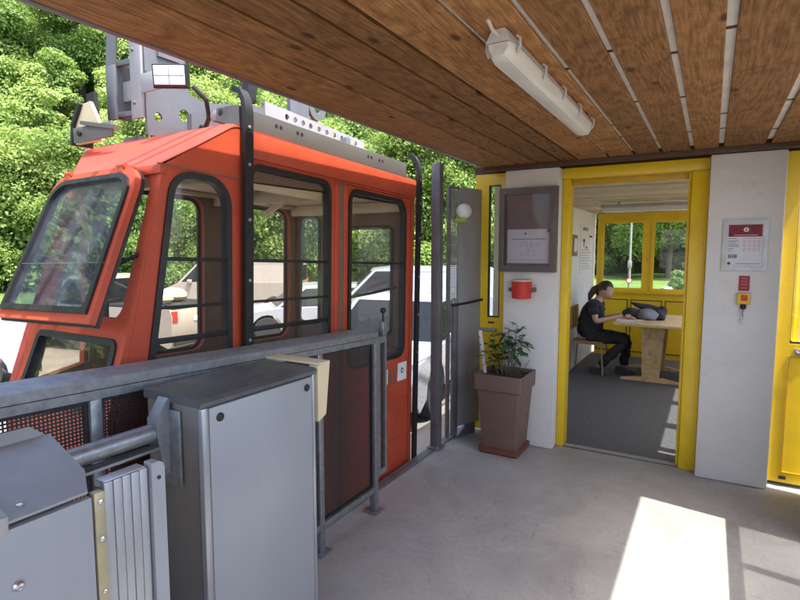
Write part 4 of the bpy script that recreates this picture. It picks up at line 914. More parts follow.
# ------------------------------------------------------------------ cars outside
def car(label, name, cat, az, r, heading, L=4.3, Wd=1.78, H=1.48, kind='hatch', paint='car_white', group=None):
    """heading = direction of the nose, degrees left of +Y"""
    p = polar(az, r, GZ); th = thing(name, label, cat, p, (0,0,R(heading)), group)
    h = L/2; hw = Wd/2; wr = .33 if kind != 'suv' else .37; fx, rx = h-.82, -h+.85
    bel = H*.60
    if kind == 'van': up = [(h-.02,.62),(h-.15,.92),(h-.75,bel)]; gh = [(h-.72,bel),(h-1.45,H-.05),(h-1.9,H),(-h+.25,H),(-h+.04,H-.12),(-h+.02,bel)]
    elif kind == 'suv': up = [(h-.02,.66),(h-.10,.88),(h-1.05,bel)]; gh = [(h-1.0,bel),(h-1.75,H-.03),(h-2.2,H),(-h+.65,H-.02),(-h+.12,bel)]
    elif kind == 'pickup': up = [(h-.02,.62),(h-.12,.85),(h-1.15,bel)]; gh = [(h-1.1,bel),(h-1.75,H-.03),(h-2.0,H),(h-2.75,H-.02),(h-2.95,bel)]
    else: up = [(h-.02,.55),(h-.14,.75),(h-1.1,bel)]; gh = [(h-1.0,bel),(h-1.8,H-.03),(h-2.3,H),(-h+.75,H-.04),(-h+.10,bel)]
    # x = side, y = forward
    def arch(cx): return [(cx-(wr+.06)*math.cos(t), wr+(wr+.06)*math.sin(t)) for t in [math.pi*k/10 for k in range(11)]]
    low = .20 if kind != 'suv' else .26
    prof = [(-h+.03,low+.08)] + [(-h+.12,low)] + [(x, max(low, z)) for x, z in arch(rx)] + [(x, max(low, z)) for x, z in arch(fx)] + [(h-.12,low),(h,low+.12)] + up + [(-h+.06,bel),(-h,bel-.15)]
    b = MB(); b.panel(prof, [], lambda u, v, w: (w, u, v), -hw, hw); b.bevel_all(.045, 3, 40); part('body', b, paint, th, local=True, ang=50)
    tw = lambda z: hw-.05-(z-bel)/(H-bel)*(.20 if kind != 'van' else .12)
    g = MB(); n = len(gh)
    A = [g.bm.verts.new((-tw(z), x, z-.01)) for x, z in gh]; B = [g.bm.verts.new((tw(z), x, z-.01)) for x, z in gh]
    g.bm.faces.new(A); g.bm.faces.new(B[::-1])
    for i in range(n-1): g.bm.faces.new((A[i], B[i], B[i+1], A[i+1]))
    g.bm.faces.new((A[-1], B[-1], B[0], A[0]))
    g.bevel_all(.03, 2, 20); part('cab' , g, paint, th, local=True, ang=50)
    zb, zt = bel+.03, H-.11
    ins = [(x, min(max(z, zb), zt)) for x, z in inset(gh, .06)]
    xs = [x for x, z in ins]; x0, x1 = min(xs), max(xs)
    rear_panel = kind == 'van'
    for s in (-1, 1):
        cuts = {'van': [x1, x1-1.15], 'pickup': [x1, x0]}.get(kind, [x1, x1-1.25, x1-2.1, x0])
        lo_f = ins[0][0]; hi_f = ins[1][0]; lo_r = ins[-1][0]; hi_r = ins[-2][0]
        for i in range(len(cuts)-1):
            fr0, fr1 = cuts[i], cuts[i+1]
            lf = lo_f if i == 0 else fr0-.03; hf = hi_f if i == 0 else fr0-.03
            last = i == len(cuts)-2 and kind != 'van'
            lr = lo_r if last else fr1+.03; hr = hi_r if last else fr1+.03
            w = MB(); o_ = .006
            pts = [(s*(tw(zb)+o_), lf, zb), (s*(tw(zt)+o_), hf, zt), (s*(tw(zt)+o_), hr, zt), (s*(tw(zb)+o_), lr, zb)]
            w.loft([pts, [(x-s*.02, y, z) for x, y, z in pts]]); part('side_window', w, 'car_glass', th, local=True)
        if rear_panel:
            w = MB(); y0, y1 = x1-1.35, -h+.45
            w.panel(rounded(rect(y1, zb-.06, y0, zt), .06, 4), [inset(rounded(rect(y1, zb-.06, y0, zt), .06, 4), .012)], lambda u, v, q: (s*(tw(v)+q), u, v), .0, .006); part('panel_seam', w, 'steel_grey', th, local=True)
        m_ = MB(); m_.box((s*(hw-.02), gh[0][0]-.55, bel-.02), (s*(hw+.15), gh[0][0]-.40, bel+.12), .03); part('mirror', m_, paint if kind != 'pickup' else 'car_black', th, local=True)
        m_ = MB(); m_.box((s*(hw-.01), x1-1.15, bel-.14), (s*(hw+.012), x1-.98, bel-.11), .005); part('door_handle', m_, paint, th, local=True)
        m_ = MB()
        for y in (x1-.15, x1-1.22): m_.box((s*(hw-.002), y-.006, low+.12), (s*(hw+.0025), y+.006, bel-.03))
        part('door_seam', m_, 'steel_grey', th, local=True)
    def glass_quad(nm, i, j):
        (xa, za), (xb, zb_) = gh[i], gh[j]; d = Vector((0, xb-xa, zb_-za)); n_ = Vector((0, -d.z, d.y)).normalized()
        if n_.z < 0 and abs(n_.z) > .05: n_ = -n_
        if abs(n_.z) <= .05 and n_.y * (1 if xa > 0 else -1) < 0: n_ = -n_
        P = []
        for t, s in ((.08,-1),(.08,1),(.9,1),(.9,-1)):
            z = za+d.z*t; P.append(Vector((s*(tw(z)-.07), xa+d.y*t, z-.01))+n_*.008)
        w = MB(); w.loft([P, [p-n_*.02 for p in P]]); part(nm, w, 'car_glass', th, local=True)
    glass_quad('windscreen', 0, 1); glass_quad('rear_window', n-1, n-2)
    for x in (fx, rx):
        for s in (-1, 1):
            w = MB(); w.lathe([(wr*.62,-.10),(wr*.93,-.11),(wr,-.08),(wr,.08),(wr*.93,.11),(wr*.62,.10)], (s*(hw-.12),x,wr), 22, 'X'); wh = part('wheel', w, 'tyre', th, local=True)
            w = MB(); w.lathe([(.02,s*.085),(wr*.25,s*.09),(wr*.5,s*.075),(wr*.64,s*.10),(wr*.64,s*.02)], (s*(hw-.12),x,wr), 20, 'X'); part('rim', w, 'rim', wh, local=True)
    ym = h-.04; zl = (.62 if kind == 'hatch' else .70)
    for s in (-1, 1):
        w = MB(); w.loft([[(s*(hw-.42),h-.02,zl-.04),(s*(hw-.08),h-.16,zl-.05),(s*(hw-.04),h-.24,zl+.09),(s*(hw-.42),h-.09,zl+.06)],[(s*(hw-.42),h+.01,zl-.04),(s*(hw-.07),h-.13,zl-.05),(s*(hw-.03),h-.21,zl+.09),(s*(hw-.42),h-.06,zl+.06)]]); part('headlight', w, 'chrome', th, local=True)
        w = MB(); w.box((s*(hw-.17),-h-.012,bel-.28), (s*(hw-.02),-h+.06,bel-.04 if kind != 'van' else bel+.1), .012); part('tail_light', w, 'tail_red', th, local=True)
    w = MB(); w.box((-hw+.45,h-.03,zl-.16), (hw-.45,h+.015,zl+.02), .01); gr = part('grille', w, 'car_black', th, local=True)
    for k in range(3):
        w = MB(); w.box((-hw+.47,h+.016,zl-.14+k*.055), (hw-.47,h+.026,zl-.122+k*.055), .003); part('grille_bar', w, 'chrome', gr, local=True)
    w = MB(); w.box((-hw+.25,h-.03,low+.05), (hw-.25,h+.012,low+.18), .015); part('air_intake', w, 'car_black', th, local=True)
    w = MB(); w.box((-.26,-h-.012,bel-.30), (.26,-h+.01,bel-.19), .004); part('number_plate', w, 'plate_white', th, local=True)
    w = MB(); w.box((-hw+.06,-h-.02,low+.06), (hw-.06,-h+.1,low+.20), .02); part('bumper', w, 'car_black' if kind in ('pickup','van') else paint, th, local=True)
    return th, h, hw, bel
car('white pickup truck parked at the left edge behind the propped windscreen', 'pickup_truck', 'pickup', 78.5, 11.4, 78.5+88, 5.1, 1.85, 2.12, 'pickup', 'car_white', 'cars parked beside the station')
car('white delivery van with rounded side panel seen through the middle cabin window', 'delivery_van', 'van', 47.6, 20.5, 47.6+72, 5.0, 1.95, 1.98, 'van', 'car_cream', 'cars parked beside the station')
pk, ph, phw, pbel = car('cream pickup truck with a loaded bed seen through the front side window', 'pickup_truck', 'pickup', 58.5, 14.6, 58.5+42, 5.0, 1.85, 1.75, 'pickup', 'car_cream', 'cars parked beside the station')
b_ = MB(); b_.lathe([(.14,0),(.16,-.004),(.175,0)], (0,-ph-.012,pbel-.14), 24, 'Y') if False else b_.tube([(.15*math.cos(2*math.pi*k/20), -ph-.015, pbel-.2+.15*math.sin(2*math.pi*k/20)) for k in range(21)], .014, 6)
b_.tube([(-.07,-ph-.015,pbel-.24),(.07,-ph-.015,pbel-.16)], .012, 6); part('ring_emblem', b_, 'steel_dark', pk, local=True)
b_ = MB(); b_.box((-phw+.06,-ph+.05,pbel-.02), (phw-.06,ph-3.0,pbel+.06), .02); b_.bar((-phw+.1,-ph+.1,pbel+.05), (-phw+.1,ph-3.1,pbel+.62), .04); part('bed_frame', b_, 'car_black', pk, local=True)
mw = WM[pk.name]
for i, (x, y, s, lab) in enumerate(((-.4,-1.7,.30,'beige sack lying at the rear of the pickup bed'),(.25,-1.45,.34,'larger beige sack in the middle of the pickup bed'),(-.2,-.9,.3,'beige sack nearest the cab of the pickup'))):
    c = mw @ Vector((x,y,pbel+.06)); b_ = MB(); b_.ball(c+Vector((0,0,s*.45)), s, 14, (1.15,.85,.5)); one('sack', b_, 'sack', lab, 'sack', c, 'sacks on the pickup bed')
car('silver white estate car seen low through the right part of the middle cabin window', 'parked_car', 'car', 39.2, 14.5, 39.2+100, 4.5, 1.8, 1.45, 'hatch', 'car_white', 'cars parked beside the station')
car('white off-road car with black grille facing the platform between cabin and post', 'parked_car', 'car', 29.6, 8.8, 29.6+160, 4.4, 1.86, 1.62, 'suv', 'car_white', 'cars parked beside the station')
car('white minivan standing behind the off-road car near the steel post', 'parked_car', 'car', 29.6, 14.2, 29.6+95, 4.7, 1.85, 1.9, 'van', 'car_white', 'cars parked beside the station')

# sign pole, tarp rolls and bench on the lawn
b0 = polar(7.0, 33, GZ); th = thing('sign_pole', 'tall thin grey pole with a small round sign on the lawn outside the room window', 'pole', b0)
b_ = MB(); b_.tube([b0, (b0[0],b0[1],GZ+7.5)], [.075,.05], 10); part('pole', b_, 'steel_grey', th)
b_ = MB(); c = polar(7.0, 32.85, GZ+.62); b_.lathe([(.16,0),(.16,-.02)], (c[0],c[1],c[2]), 18, 'Y'); sg = part('round_sign', b_, 'sign_red', th)
b_ = MB(); b_.lathe([(.115,-.021),(.115,-.026)], (c[0],c[1],c[2]), 18, 'Y'); part('sign_face', b_, 'plate_white', sg)
b_ = MB(); c = polar(7.0, 32.9, GZ+1.55); b_.box((c[0]-.11,c[1]-.06,c[2]-.2), (c[0]+.11,c[1]+.04,c[2]+.2), .02); part('control_box', b_, 'steel_grey', th)
for i, (az, r, s, lab) in enumerate(((5.6,27,.36,'white boulder nearest the window in the row on the lawn'),(5.1,28,.34,'second white boulder of the row on the lawn'),(4.6,29.4,.36,'third white boulder of the row on the lawn'),(4.1,31,.38,'fourth white boulder of the row on the lawn'),(3.6,33,.46,'largest white boulder at the far end of the row'))):
    c = polar(az, r, GZ); b_ = MB(); s *= .62; b_.ball((c[0],c[1],c[2]+s*.45), s, 12, (1.25,1.0,.62))
    for v_ in b_.bm.verts: v_.co += Vector((random.uniform(-.05,.05), random.uniform(-.05,.05), random.uniform(-.05,.05)))
    one('boulder', b_, 'tarp', lab, 'boulder', c, 'white boulders on the lawn')

# ------------------------------------------------------------------ waiting room furniture
th = thing('table', 'pale wooden table with two trestle legs in the waiting room', 'table', (-.4,7.65,.004))
b_ = MB(); b_.box((-1.035,7.03,.722), (.25,8.30,.757), .006); o = part('tabletop', b_, 'pine', th); rnd_attr(o)
for y in (7.27, 8.05):
    b_ = MB(); b_.loft([[(-.70,y-.03,.06),(-.50,y-.03,.06),(-.50,y+.03,.06),(-.70,y+.03,.06)],[(-.72,y-.03,.721),(-.46,y-.03,.721),(-.46,y+.03,.721),(-.72,y+.03,.721)]]); b_.bevel_all(.005, 1)
    b_.loft([[(-.95,y-.035,.006),(-.28,y-.035,.006),(-.28,y+.035,.006),(-.95,y+.035,.006)],[(-.95,y-.03,.028),(-.28,y-.03,.028),(-.28,y+.03,.028),(-.95,y+.03,.028)],[(-.74,y-.03,.06),(-.46,y-.03,.06),(-.46,y+.03,.06),(-.74,y+.03,.06)]])
    o = part('leg', b_, 'pine', th); rnd_attr(o)
th = thing('chair', 'brown wooden chair with grey steel legs under the seated person', 'chair', (-1.40,7.50,.004))
b_ = MB(); b_.box((-1.60,7.30,.425), (-1.19,7.72,.447), .008); o = part('seat', b_, 'chair_wood', th); rnd_attr(o)
b_ = MB(); b_.loft([[(-1.605,7.29,.60),(-1.585,7.29,.60),(-1.60,7.29,.90),(-1.62,7.29,.90)],[(-1.618,7.51,.60),(-1.598,7.51,.60),(-1.613,7.51,.91),(-1.633,7.51,.91)][:0] or [(-1.605,7.73,.60),(-1.585,7.73,.60),(-1.60,7.73,.90),(-1.62,7.73,.90)]]); b_.bevel_all(.006, 2); o = part('backrest', b_, 'chair_wood', th); rnd_attr(o)
for y in (7.315, 7.70):
    b_ = MB(); b_.tube([(-1.61,y,.005),(-1.59,y,.44),(-1.612,y,.88)], .011, 8); part('leg', b_, 'steel_grey', th)
    b_ = MB(); b_.tube([(-1.18,y,.005),(-1.21,y,.424)], .011, 8); part('leg', b_, 'steel_grey', th)
b_ = MB(); b_.tube([(-1.59,7.315,.415),(-1.21,7.315,.415),(-1.21,7.70,.415),(-1.59,7.70,.415)], .010, 8); part('seat_frame', b_, 'steel_grey', th)

def skin(verts, edges, radii, sub=2):
    me = bpy.data.meshes.new('t'); me.from_pydata(verts, edges, []); o = bpy.data.objects.new('t', me); COL.objects.link(o)
    m_ = o.modifiers.new('s', 'SKIN'); m_.use_smooth_shade = True
    for i, r in enumerate(radii):
        sv = me.skin_vertices[0].data[i]; sv.radius = r if isinstance(r, tuple) else (r, r); sv.use_root = i == 0
    if sub: u = o.modifiers.new('u', 'SUBSURF'); u.levels = u.render_levels = sub
    dg = bpy.context.evaluated_depsgraph_get(); ev = o.evaluated_get(dg); r_ = bpy.data.meshes.new_from_object(ev)
    bpy.data.objects.remove(o); mb = MB(); mb.bm.from_mesh(r_); bpy.data.meshes.remove(r_); bpy.data.meshes.remove(me); return mb
def chain(pts, start=None):
    """pts: list of (x,y,z,r); returns verts, edges, radii"""
    return [p[:3] for p in pts], [(i, i+1) for i in range(len(pts)-1)], [p[3] for p in pts]
PO = (-1.34, 7.50, .004)                        # seat point on the floor, person faces +X, seen from their right side
PE = thing('person', 'person with dark tied hair in black shirt and trousers writing at the table', 'person', PO)
X0, Y0 = PO[0], PO[1]
# body: pelvis root, spine, neck, head, arms with hands, legs
V, E_, RD = [], [], []
def add(p, r, prev=None):
    V.append((X0+p[0], Y0+p[1], p[2])); RD.append(r); i = len(V)-1
    if prev is not None: E_.append((prev, i))
    return i
pel = add((-.05,0,.50), (.09,.11)); sp1 = add((-.05,0,.66), (.07,.10), pel); sp2 = add((-.02,0,.82), (.07,.11), sp1); sp3 = add((.02,0,.93), (.055,.095), sp2)
nk = add((.06,0,1.02), .05, sp3); hd0 = add((.095,0,1.075), .055, nk)
for s in (-1, 1):
    sh_ = add((.015,s*.165,.93), .048, sp3); el = add((.06 if s < 0 else .08, s*.22,.725), .042, sh_); el2 = add((.10 if s < 0 else .12, s*.205,.735), .038, el)
    wr_ = add((.33,s*.09,.80), .024, el2); add((.37,s*.075,.80), .028, wr_)
    hp = add((.0,s*.095,.50), .085, pel); kn = add((.36,s*.12+(.05 if s < 0 else 0),.49), .062, hp); kn2 = add((.40,s*.12+(.05 if s < 0 else 0),.45), .055, kn)
    dx = (.06 if s < 0 else .30); cf = add((.22 if s < 0 else .38,s*.12,.27), .052, kn2); an = add((.08 if s < 0 else .37,s*.11,.085), .036, cf)
mb = skin(V, E_, RD, 2)
# head
hc = Vector((X0+.125, Y0, 1.125)); tilt = Euler((0, R(24), 0)).to_matrix().to_4x4()
hm = Matrix.Translation(hc) @ tilt
head = MB()
bmesh.ops.create_uvsphere(head.bm, u_segments=24, v_segments=18, radius=1)
for v in head.bm.verts:
    x, y, z = v.co; sx = .098*x; sy = .076*y; sz = .122*z
    if z < 0: sy *= 1-.28*(-z)**1.5; sx = sx*(1-.10*(-z)) + .014*(-z)*(x > 0)
    if x > .55 and abs(y) < .3 and -.35 < z < .12: sx += .020*(1-abs(y)/.3)*max(0, .5+(.1-z)) 
    if x > .7 and abs(z-.12) < .16 and .18 < abs(y) < .6: sx -= .007
    v.co = (sx, sy, sz)
head.bm.transform(hm)
tmp = bpy.data.meshes.new('h'); head.bm.to_mesh(tmp); mb.bm.from_mesh(tmp); bpy.data.meshes.remove(tmp)
def folds(mb_, amp, sc_, seed):
    from mathutils import noise as mn
    mb_.bm.normal_update()
    for v in mb_.bm.verts:
        q = v.co*sc_; v.co += v.normal*amp*(mn.noise((q.x+seed, q.y, q.z*1.7)) + .6*abs(mn.noise((q.x*2.1, q.y*2.1+seed, q.z*3.1))))
    return mb_
def hand(w, s):
    w = Vector(w)
    mbh = skin([tuple(w), tuple(w+Vector((.045,-s*.008,-.006))), tuple(w+Vector((.085,-s*.014,-.014)))], [(0,1),(1,2)], [(.022,.030),(.020,.040),(.014,.040)], 1)
    t2 = bpy.data.meshes.new('h'); mbh.bm.to_mesh(t2); mb.bm.from_mesh(t2); bpy.data.meshes.remove(t2)
    for k in range(4):
        o_ = s*(-.030+.020*k); L = (.07,.08,.076,.06)[k]; b0_ = w+Vector((.075,-s*.012+o_,-.012))
        vs_, es_, rs_ = chain([(*b0_, .0095), (*(b0_+Vector((L*.45,0,-.004))), .0085), (*(b0_+Vector((L*.78,0,-.020))), .008), (*(b0_+Vector((L*.95,0,-.034))), .0065)])
        q = skin(vs_, es_, rs_, 1); t2 = bpy.data.meshes.new('h'); q.bm.to_mesh(t2); mb.bm.from_mesh(t2); bpy.data.meshes.remove(t2)
    b0_ = w+Vector((.02,-s*.035,-.008)); vs_, es_, rs_ = chain([(*b0_, .011), (*(b0_+Vector((.03,-s*.02,-.012))), .010), (*(b0_+Vector((.055,-s*.018,-.024))), .008)])
    q = skin(vs_, es_, rs_, 1); t2 = bpy.data.meshes.new('h'); q.bm.to_mesh(t2); mb.bm.from_mesh(t2); bpy.data.meshes.remove(t2)
for s in (-1, 1): hand((X0+.385, Y0+s*.07, .80), s)
for s in (-1, 1):                                   # ears
    mb.ball(hm @ Vector((-.008, s*.076, -.005)), .026, 10, (.75,.35,1.2))
part('body', mb, 'skin', PE, ang=60)
for s in (-1, 1):
    e_ = MB(); e_.ball(hm @ Vector((.083, s*.032, .012)), .0125, 10); part('eye', e_, 'eye_white', PE)
    e_ = MB(); e_.ball(hm @ Vector((.0935, s*.032, .011)), .006, 8); part('iris', e_, 'hair', PE)
e_ = MB(); e_.ball(hm @ Vector((.092, 0, -.062)), .02, 10, (.45,1,.35)); part('mouth', e_, 'lip', PE)
# hair: cap drawn back to a low tail
hr = MB(); bmesh.ops.create_uvsphere(hr.bm, u_segments=24, v_segments=16, radius=1)
for v in list(hr.bm.verts):
    x, y, z = v.co
    if x > .35 and z < .42+.25*(x-.35) or (z < -.35 and x > -.25) or (x > -.05 and z < -.05): hr.bm.verts.remove(v); continue
    v.co = (.110*x-.008, .087*y, .130*z+.006)
hr.bm.transform(hm)
hr.tube([hm @ Vector(p) for p in ((-.085,0,.0),(-.125,-.02,-.05),(-.135,-.035,-.13),(-.12,-.045,-.21))], [.05,.050,.040,.012], 10); part('hair', hr, 'hair', PE, ang=60)
# shirt with short sleeves
V, E_, RD = [], [], []
a0 = add((-.05,0,.455), (.150,.19)); a1 = add((-.055,0,.62), (.142,.178), a0); a2 = add((-.022,0,.82), (.118,.172), a1); a3 = add((.018,0,.935), (.090,.145), a2); add((.045,0,.985), .062, a3)
for s in (-1, 1):
    b1 = add((.015,s*.17,.935), .074, a3); add((.042 if s < 0 else .055,s*.20,.80), .062, b1)
part('shirt', folds(skin(V, E_, RD, 3), .016, 9, 3.3), 'black_cloth', PE, ang=60)
V, E_, RD = [], [], []
a0 = add((-.05,0,.52), (.142,.168)); add((-.05,0,.60), (.125,.155), a0)
for s in (-1, 1):
    hp = add((.0,s*.098,.505), .098, a0); kn = add((.36,s*.12+(.05 if s < 0 else 0),.495), .076, hp); kn2 = add((.41,s*.12+(.05 if s < 0 else 0),.45), .070, kn)
    cf = add((.23 if s < 0 else .39,s*.12,.27), .066, kn2); add((.10 if s < 0 else .375,s*.11,.10), .056, cf)
part('trousers', folds(skin(V, E_, RD, 3), .014, 10, 7.1), 'trousers', PE, ang=60)
for s in (-1, 1):
    x = X0+(.06 if s < 0 else .35); y = Y0+s*.11; b_ = MB()
    b_.loft([[(x+a, y+c, h) for a, c, h in q] for q in ([(-.075,-.035,.006),(-.075,.035,.006),(-.07,.03,.10),(-.07,-.03,.10)],[(.0,-.042,.006),(.0,.042,.006),(.01,.035,.10),(.01,-.035,.10)],[(.11,-.050,.006),(.11,.050,.006),(.10,.038,.06),(.10,-.038,.06)],[(.19,-.03,.008),(.19,.03,.008),(.185,.022,.035),(.185,-.022,.035)])]); b_.bevel_all(.012, 2)
    part('shoe', b_, 'shoe', PE, ang=60)
# jacket bundle, bag and sheets on the table
th = thing('jacket', 'dark crumpled jacket with a grey lining heaped on the wooden table', 'jacket', (-.72,7.62,.757))
def cloth(nm, c, r, sc, mat, seed, tilt_=(0,0,0)):
    m_ = MB(); bmesh.ops.create_icosphere(m_.bm, subdivisions=4, radius=1)
    q = np.random.default_rng(seed); K = q.normal(size=(7,3))*2.6; ph_ = q.uniform(0,6.28,7)
    for v in m_.bm.verts:
        n = v.co.normalized(); d = 1+.09*sum(math.sin(float(K[i] @ np.array(n))+ph_[i]) for i in range(7))/1.6
        v.co = Vector((n.x*sc[0], n.y*sc[1], n.z*sc[2]))*d*r
    m_.bm.transform(Matrix.Translation(c) @ Euler(tilt_).to_matrix().to_4x4())
    for v in m_.bm.verts: v.co.z = max(v.co.z, .7585)
    return part(nm, m_, mat, th, ang=70)
cloth('sleeve', (-.86,7.62,.81), .1, (1.5,1.1,.75), 'jacket', 3, (0,.15,.3))
cloth('lining', (-.68,7.55,.82), .1, (1.3,1.0,.78), 'jacket_grey', 5)
cloth('body', (-.56,7.62,.83), .1, (.9,1.2,.95), 'jacket', 8)
cloth('collar', (-.72,7.74,.90), .1, (2.1,.8,.42), 'jacket', 12, (0,.16,0))
for i, (x, y, r_, w, h, lab) in enumerate(((-.93,7.36,.12,.21,.297,'white paper sheet under the hands of the seated person'),(-.80,7.42,-.35,.15,.21,'small white paper beside the jacket on the table'))):
    m_ = MB(); m_.box((-w/2,-h/2,0), (w/2,h/2,.002)); m_.bm.transform(Matrix.Translation((x,y,.758+i*.003)) @ Matrix.Rotation(r_,4,'Z')); one('paper_sheet', m_, 'paper', lab, 'paper', (x,y,.758+i*.003))
# notices on the room wall
th = thing('wall_notice', 'large white printed notice on the left wall of the waiting room', 'notice', (-1.63,8.3,1.7))
m_ = MB(); m_.box((-1.6295,7.85,1.33), (-1.622,8.72,2.03), .001); part('sheet', m_, 'paper', th)
m_ = MB()
for r_, a, c, h in ((1.97,8.0,8.1,.05),(1.97,8.13,8.2,.05),(1.97,8.25,8.33,.05),(1.87,8.45,8.68,.03),(1.80,8.0,8.15,.05),(1.74,8.05,8.1,.06),(1.70,8.2,8.32,.03)): m_.box((-1.6215,a,r_-h/2), (-1.6205,c,r_+h/2))
part('print', m_, 'ink', th)
m_ = MB()
for k in range(8): m_.box((-1.6215,7.92,1.38+k*.04), (-1.6205,8.62-.1*(k%3),1.392+k*.04))
part('faint_print', m_, 'faint_ink', th)
th = thing('wall_notice', 'small pinned papers beside the large notice in the waiting room', 'notice', (-1.63,7.5,1.7))
m_ = MB(); m_.box((-1.6295,7.36,1.58), (-1.622,7.66,1.87), .001); part('sheet', m_, 'case_back', th)
m_ = MB(); m_.box((-1.6215,7.45,1.64), (-1.619,7.62,1.82), .001); part('paper', m_, 'paper', th)

# ------------------------------------------------------------------ trees
def crown_arrays(lobes, n, leaf, g, up=.35):
    """leaf quads scattered on the shells of the lobes"""
    w = np.array([l[3]*l[4] for l in lobes]); w = w/w.sum(); idx = g.choice(len(lobes), n, p=w)
    L = np.array(lobes)[idx]; d = g.normal(size=(n,3)); d /= np.linalg.norm(d,axis=1)[:,None]
    flip = (d[:,2] < -.25) & (g.random(n) < .7); d[flip,2] *= -1
    rad = L[:,3:6]*(g.uniform(.35,1.16,n)**.7)[:,None]; c = L[:,:3]+d*rad
    nr = d*.75+g.normal(size=(n,3))*.5; nr[:,2] += up; nr /= np.linalg.norm(nr,axis=1)[:,None]
    t = np.cross(nr, g.normal(size=(n,3))); t /= np.linalg.norm(t,axis=1)[:,None]; b = np.cross(nr, t)
    s = leaf*g.uniform(.6,1.35,n)[:,None]; asp = g.uniform(.5,.8,n)[:,None]
    q = np.stack([c-t*s, c-b*s*asp+nr*s*.15, c+t*s, c+b*s*asp+nr*s*.15], 1)
    hue = np.clip(L[:,6]+g.normal(0,.16,n), 0, 1); return q, hue
def leaf_object(name, Q, Hh, mat):
    n = len(Q); me = bpy.data.meshes.new(name); me.vertices.add(n*4); me.loops.add(n*4); me.polygons.add(n)
    me.vertices.foreach_set('co', Q.reshape(-1).astype(np.float32)); me.loops.foreach_set('vertex_index', np.arange(n*4, dtype=np.int32))
    me.polygons.foreach_set('loop_start', np.arange(0,n*4,4,dtype=np.int32)); me.polygons.foreach_set('loop_total', np.full(n,4,dtype=np.int32))
    at = me.attributes.new('hue', 'FLOAT', 'FACE'); at.data.foreach_set('value', Hh.astype(np.float32)); me.update(); me.validate()
    me.materials.append(MATS[mat]); o = bpy.data.objects.new(name, me); COL.objects.link(o); return o
def lobes_for(h, r, n, g, base=.25, flat=1.0, hue=.5):
    out = []
    for k in range(n):
        t = g.uniform(0,1); z = h*(base+(1-base)*(.12+.80*t)); rr = r*math.sqrt(max(.05, 1-((t-.38)/.68)**2)); a = g.uniform(0,6.283); q = rr*g.uniform(.25,.85)
        s = r*g.uniform(.18,.40); out.append((q*math.cos(a), q*math.sin(a), z, s, s, s*.78*flat, np.clip(hue+g.normal(0,.17),0,1)))
    out.append((0,0,h*(base+(1-base)*.5), r*.55, r*.55, h*(1-base)*.38, hue)); return out
def tree(label, name, az, r, h, rad, n, leaf, mat, seed, hue=.5, base=.2, lob=16, z=None, group=None, trunk=True, cat='tree'):
    g = np.random.default_rng(seed); z = hz(az, r) if z is None else z; z = max(z, GZ); p = polar(az, r, z-.1)
    th = thing(name, label, cat, p, (0,0,g.uniform(0,6.28)), group)
    lo = lobes_for(h, rad, int(lob*1.5), g, base, hue=hue); Q, H_ = crown_arrays(lo, int(n*5), leaf*.42, g); o = leaf_object('crown', Q, H_, mat); o.parent = th
    t = MB(); tr = max(.05, h*.022); t.tube([(0,0,-.3),(.02*h,0,h*.3),(-.01*h,.02*h,h*.62),(0,0,h*.85)], [tr*1.25,tr,tr*.6,tr*.2], 9)
    for l in lo[:7]: t.tube([(.01*h,0,h*max(.12,min(.6,base+.15))), (l[0]*.5,l[1]*.5,l[2]*.8), (l[0],l[1],l[2])], [tr*.5,tr*.32,tr*.12], 6)
    part('trunk', t, 'bark', th, local=True); return th
T = tree
edge = 'trees along the foot of the hillside'
T('dark rounded broadleaf tree high on the slope under the canopy edge', 'broadleaf_tree', 60.5, 62, 15, 6.5, 9000, .30, 'leaf_dark', 21, .6, .02, 22, group=edge)
T('deep green broadleaf tree at the upper left corner on the slope', 'broadleaf_tree', 66.5, 60, 15, 6, 8000, .30, 'leaf_mid', 22, .45, .02, 20, group=edge)
T('bright light green bush tree at the left edge above the white pickup truck', 'broadleaf_tree', 68.5, 37.5, 9, 4.8, 9000, .22, 'leaf_bright', 23, .6, .02, 20, group=edge)
T('bright green bush tree left of the propped windscreen', 'broadleaf_tree', 62.8, 37.5, 9.5, 4.8, 9000, .22, 'leaf_bright', 24, .55, .02, 20, group=edge)
T('mid green bush tree between windscreen and rope guide of the cabin', 'broadleaf_tree', 57.5, 38.5, 8.5, 4.6, 8000, .22, 'leaf_mid', 25, .6, .02, 18, group=edge)
T('yellowish green tree behind the hanger of the cable car', 'broadleaf_tree', 52.5, 40, 11, 4.8, 7000, .24, 'leaf_bright', 26, .7, .03, 18, group=edge)
T('shaded dark green bush tree seen in the front side window', 'broadleaf_tree', 54.5, 34, 6.5, 3.4, 6000, .2, 'leaf_dark', 27, .4, .02, 16, group=edge)
T('bright green tree seen in the middle cabin window behind the van', 'broadleaf_tree', 47.0, 36, 8.5, 4.2, 8000, .22, 'leaf_bright', 28, .5, .02, 18, group=edge)
T('dark leafy tree seen at the right of the middle cabin window', 'broadleaf_tree', 41.5, 35, 8, 3.9, 7000, .22, 'leaf_mid', 29, .35, .02, 18, group=edge)
T('light green tree seen through the cabin door window', 'broadleaf_tree', 35.6, 36, 8, 4.0, 8000, .22, 'leaf_bright', 30, .6, .02, 18, group=edge)
T('bright green tree beside the steel post behind the minivan', 'broadleaf_tree', 29.0, 34, 10.5, 4.2, 9000, .22, 'leaf_bright', 31, .6, .02, 20, group=edge)
T('tall green tree behind the metal gate under the roof edge', 'broadleaf_tree', 24.2, 36, 12, 4.6, 9000, .23, 'leaf_bright', 32, .5, .03, 20, group=edge)
T('slender dark tree between post and yellow glazed panel', 'broadleaf_tree', 19.5, 40, 10, 4.2, 6000, .24, 'leaf_mid', 33, .5, .05, 16, group=edge)
lawn_g = 'trees behind the lawn'
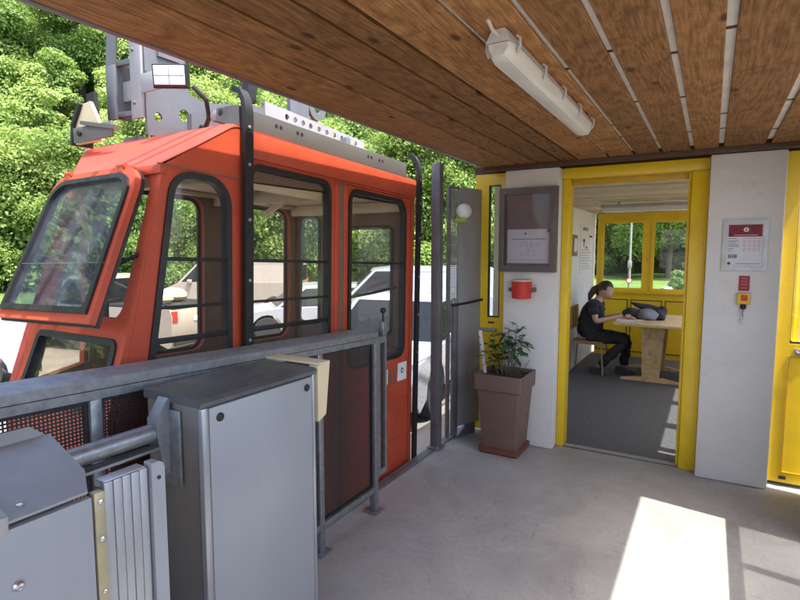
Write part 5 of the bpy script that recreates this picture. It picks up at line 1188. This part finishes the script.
T('low dark bushy tree at the left of the left room window', 'broadleaf_tree', 9.4, 55, 9, 5, 7000, .26, 'leaf_bright', 34, .4, .02, 18, group=lawn_g)
T('tall dark tree behind the sign pole in the left room window', 'broadleaf_tree', 6.9, 60, 14, 5, 8000, .27, 'leaf_mid', 35, .4, .12, 20, group=lawn_g)
T('broad bright green tree filling the right room window', 'broadleaf_tree', 3.6, 50, 9.5, 5.2, 10000, .24, 'leaf_bright', 36, .65, .22, 22, group=lawn_g)
T('green tree right of the broad tree at the edge of the right room window', 'broadleaf_tree', -1.2, 54, 11, 5, 8000, .26, 'leaf_mid', 37, .55, .15, 20, group=lawn_g)
T('rounded dark bush at the end of the boulder row on the lawn', 'bush', 2.7, 35, 1.2, .8, 1500, .11, 'leaf_dark', 38, .4, .02, 9, group=None, trunk=True, cat='bush')
# the wood covering the hillside, one continuous mass
g = np.random.default_rng(5); QS, HS = [], []
for a in np.arange(-42, 125, 1.0):
    near = 16 < a < 76
    for r in np.arange(2, 56, 4.6):
        rr = r0hill(a)+r+g.uniform(-2,2); aa = a+g.uniform(-1,1)*1.2
        if g.random() > rr*R(1.0)*4.6/(15 if r < 30 else 20): continue
        h = g.uniform(5.5,10); rad = g.uniform(2.6,4.2); z = hz(aa, rr); p = polar(aa, rr, z-.5)
        hue = np.clip(g.normal(.52,.22),0,1); lo = lobes_for(h, rad*g.uniform(.8,1.15), 14, g, .05, hue=hue)
        q, hh_ = crown_arrays(lo, 7500 if near else 1000, .125 if near else .4, g); QS.append(q+np.array(p)); HS.append(hh_)
wood = leaf_object('hillside_wood', np.concatenate(QS), np.concatenate(HS), 'leaf_wood'); wood['kind'] = 'stuff'; wood['label'] = 'dense green wood covering the hillside'; wood['category'] = 'wood'
print('WOOD', len(QS), sum(len(q) for q in QS))

# two unseen ropes added above the canopy edge for shadow stripes on the nose
th = thing('rope', 'pair of unseen ropes added above the cabin to cast thin shadows on its nose', 'rope', (-1.9,1,3.1))
for x in (-1.965, -1.825):
    b_ = MB(); b_.tube([(x,-14,3.05), (x,9.2,3.10)], .021, 10); part('strand', b_, 'steel_dark', th)
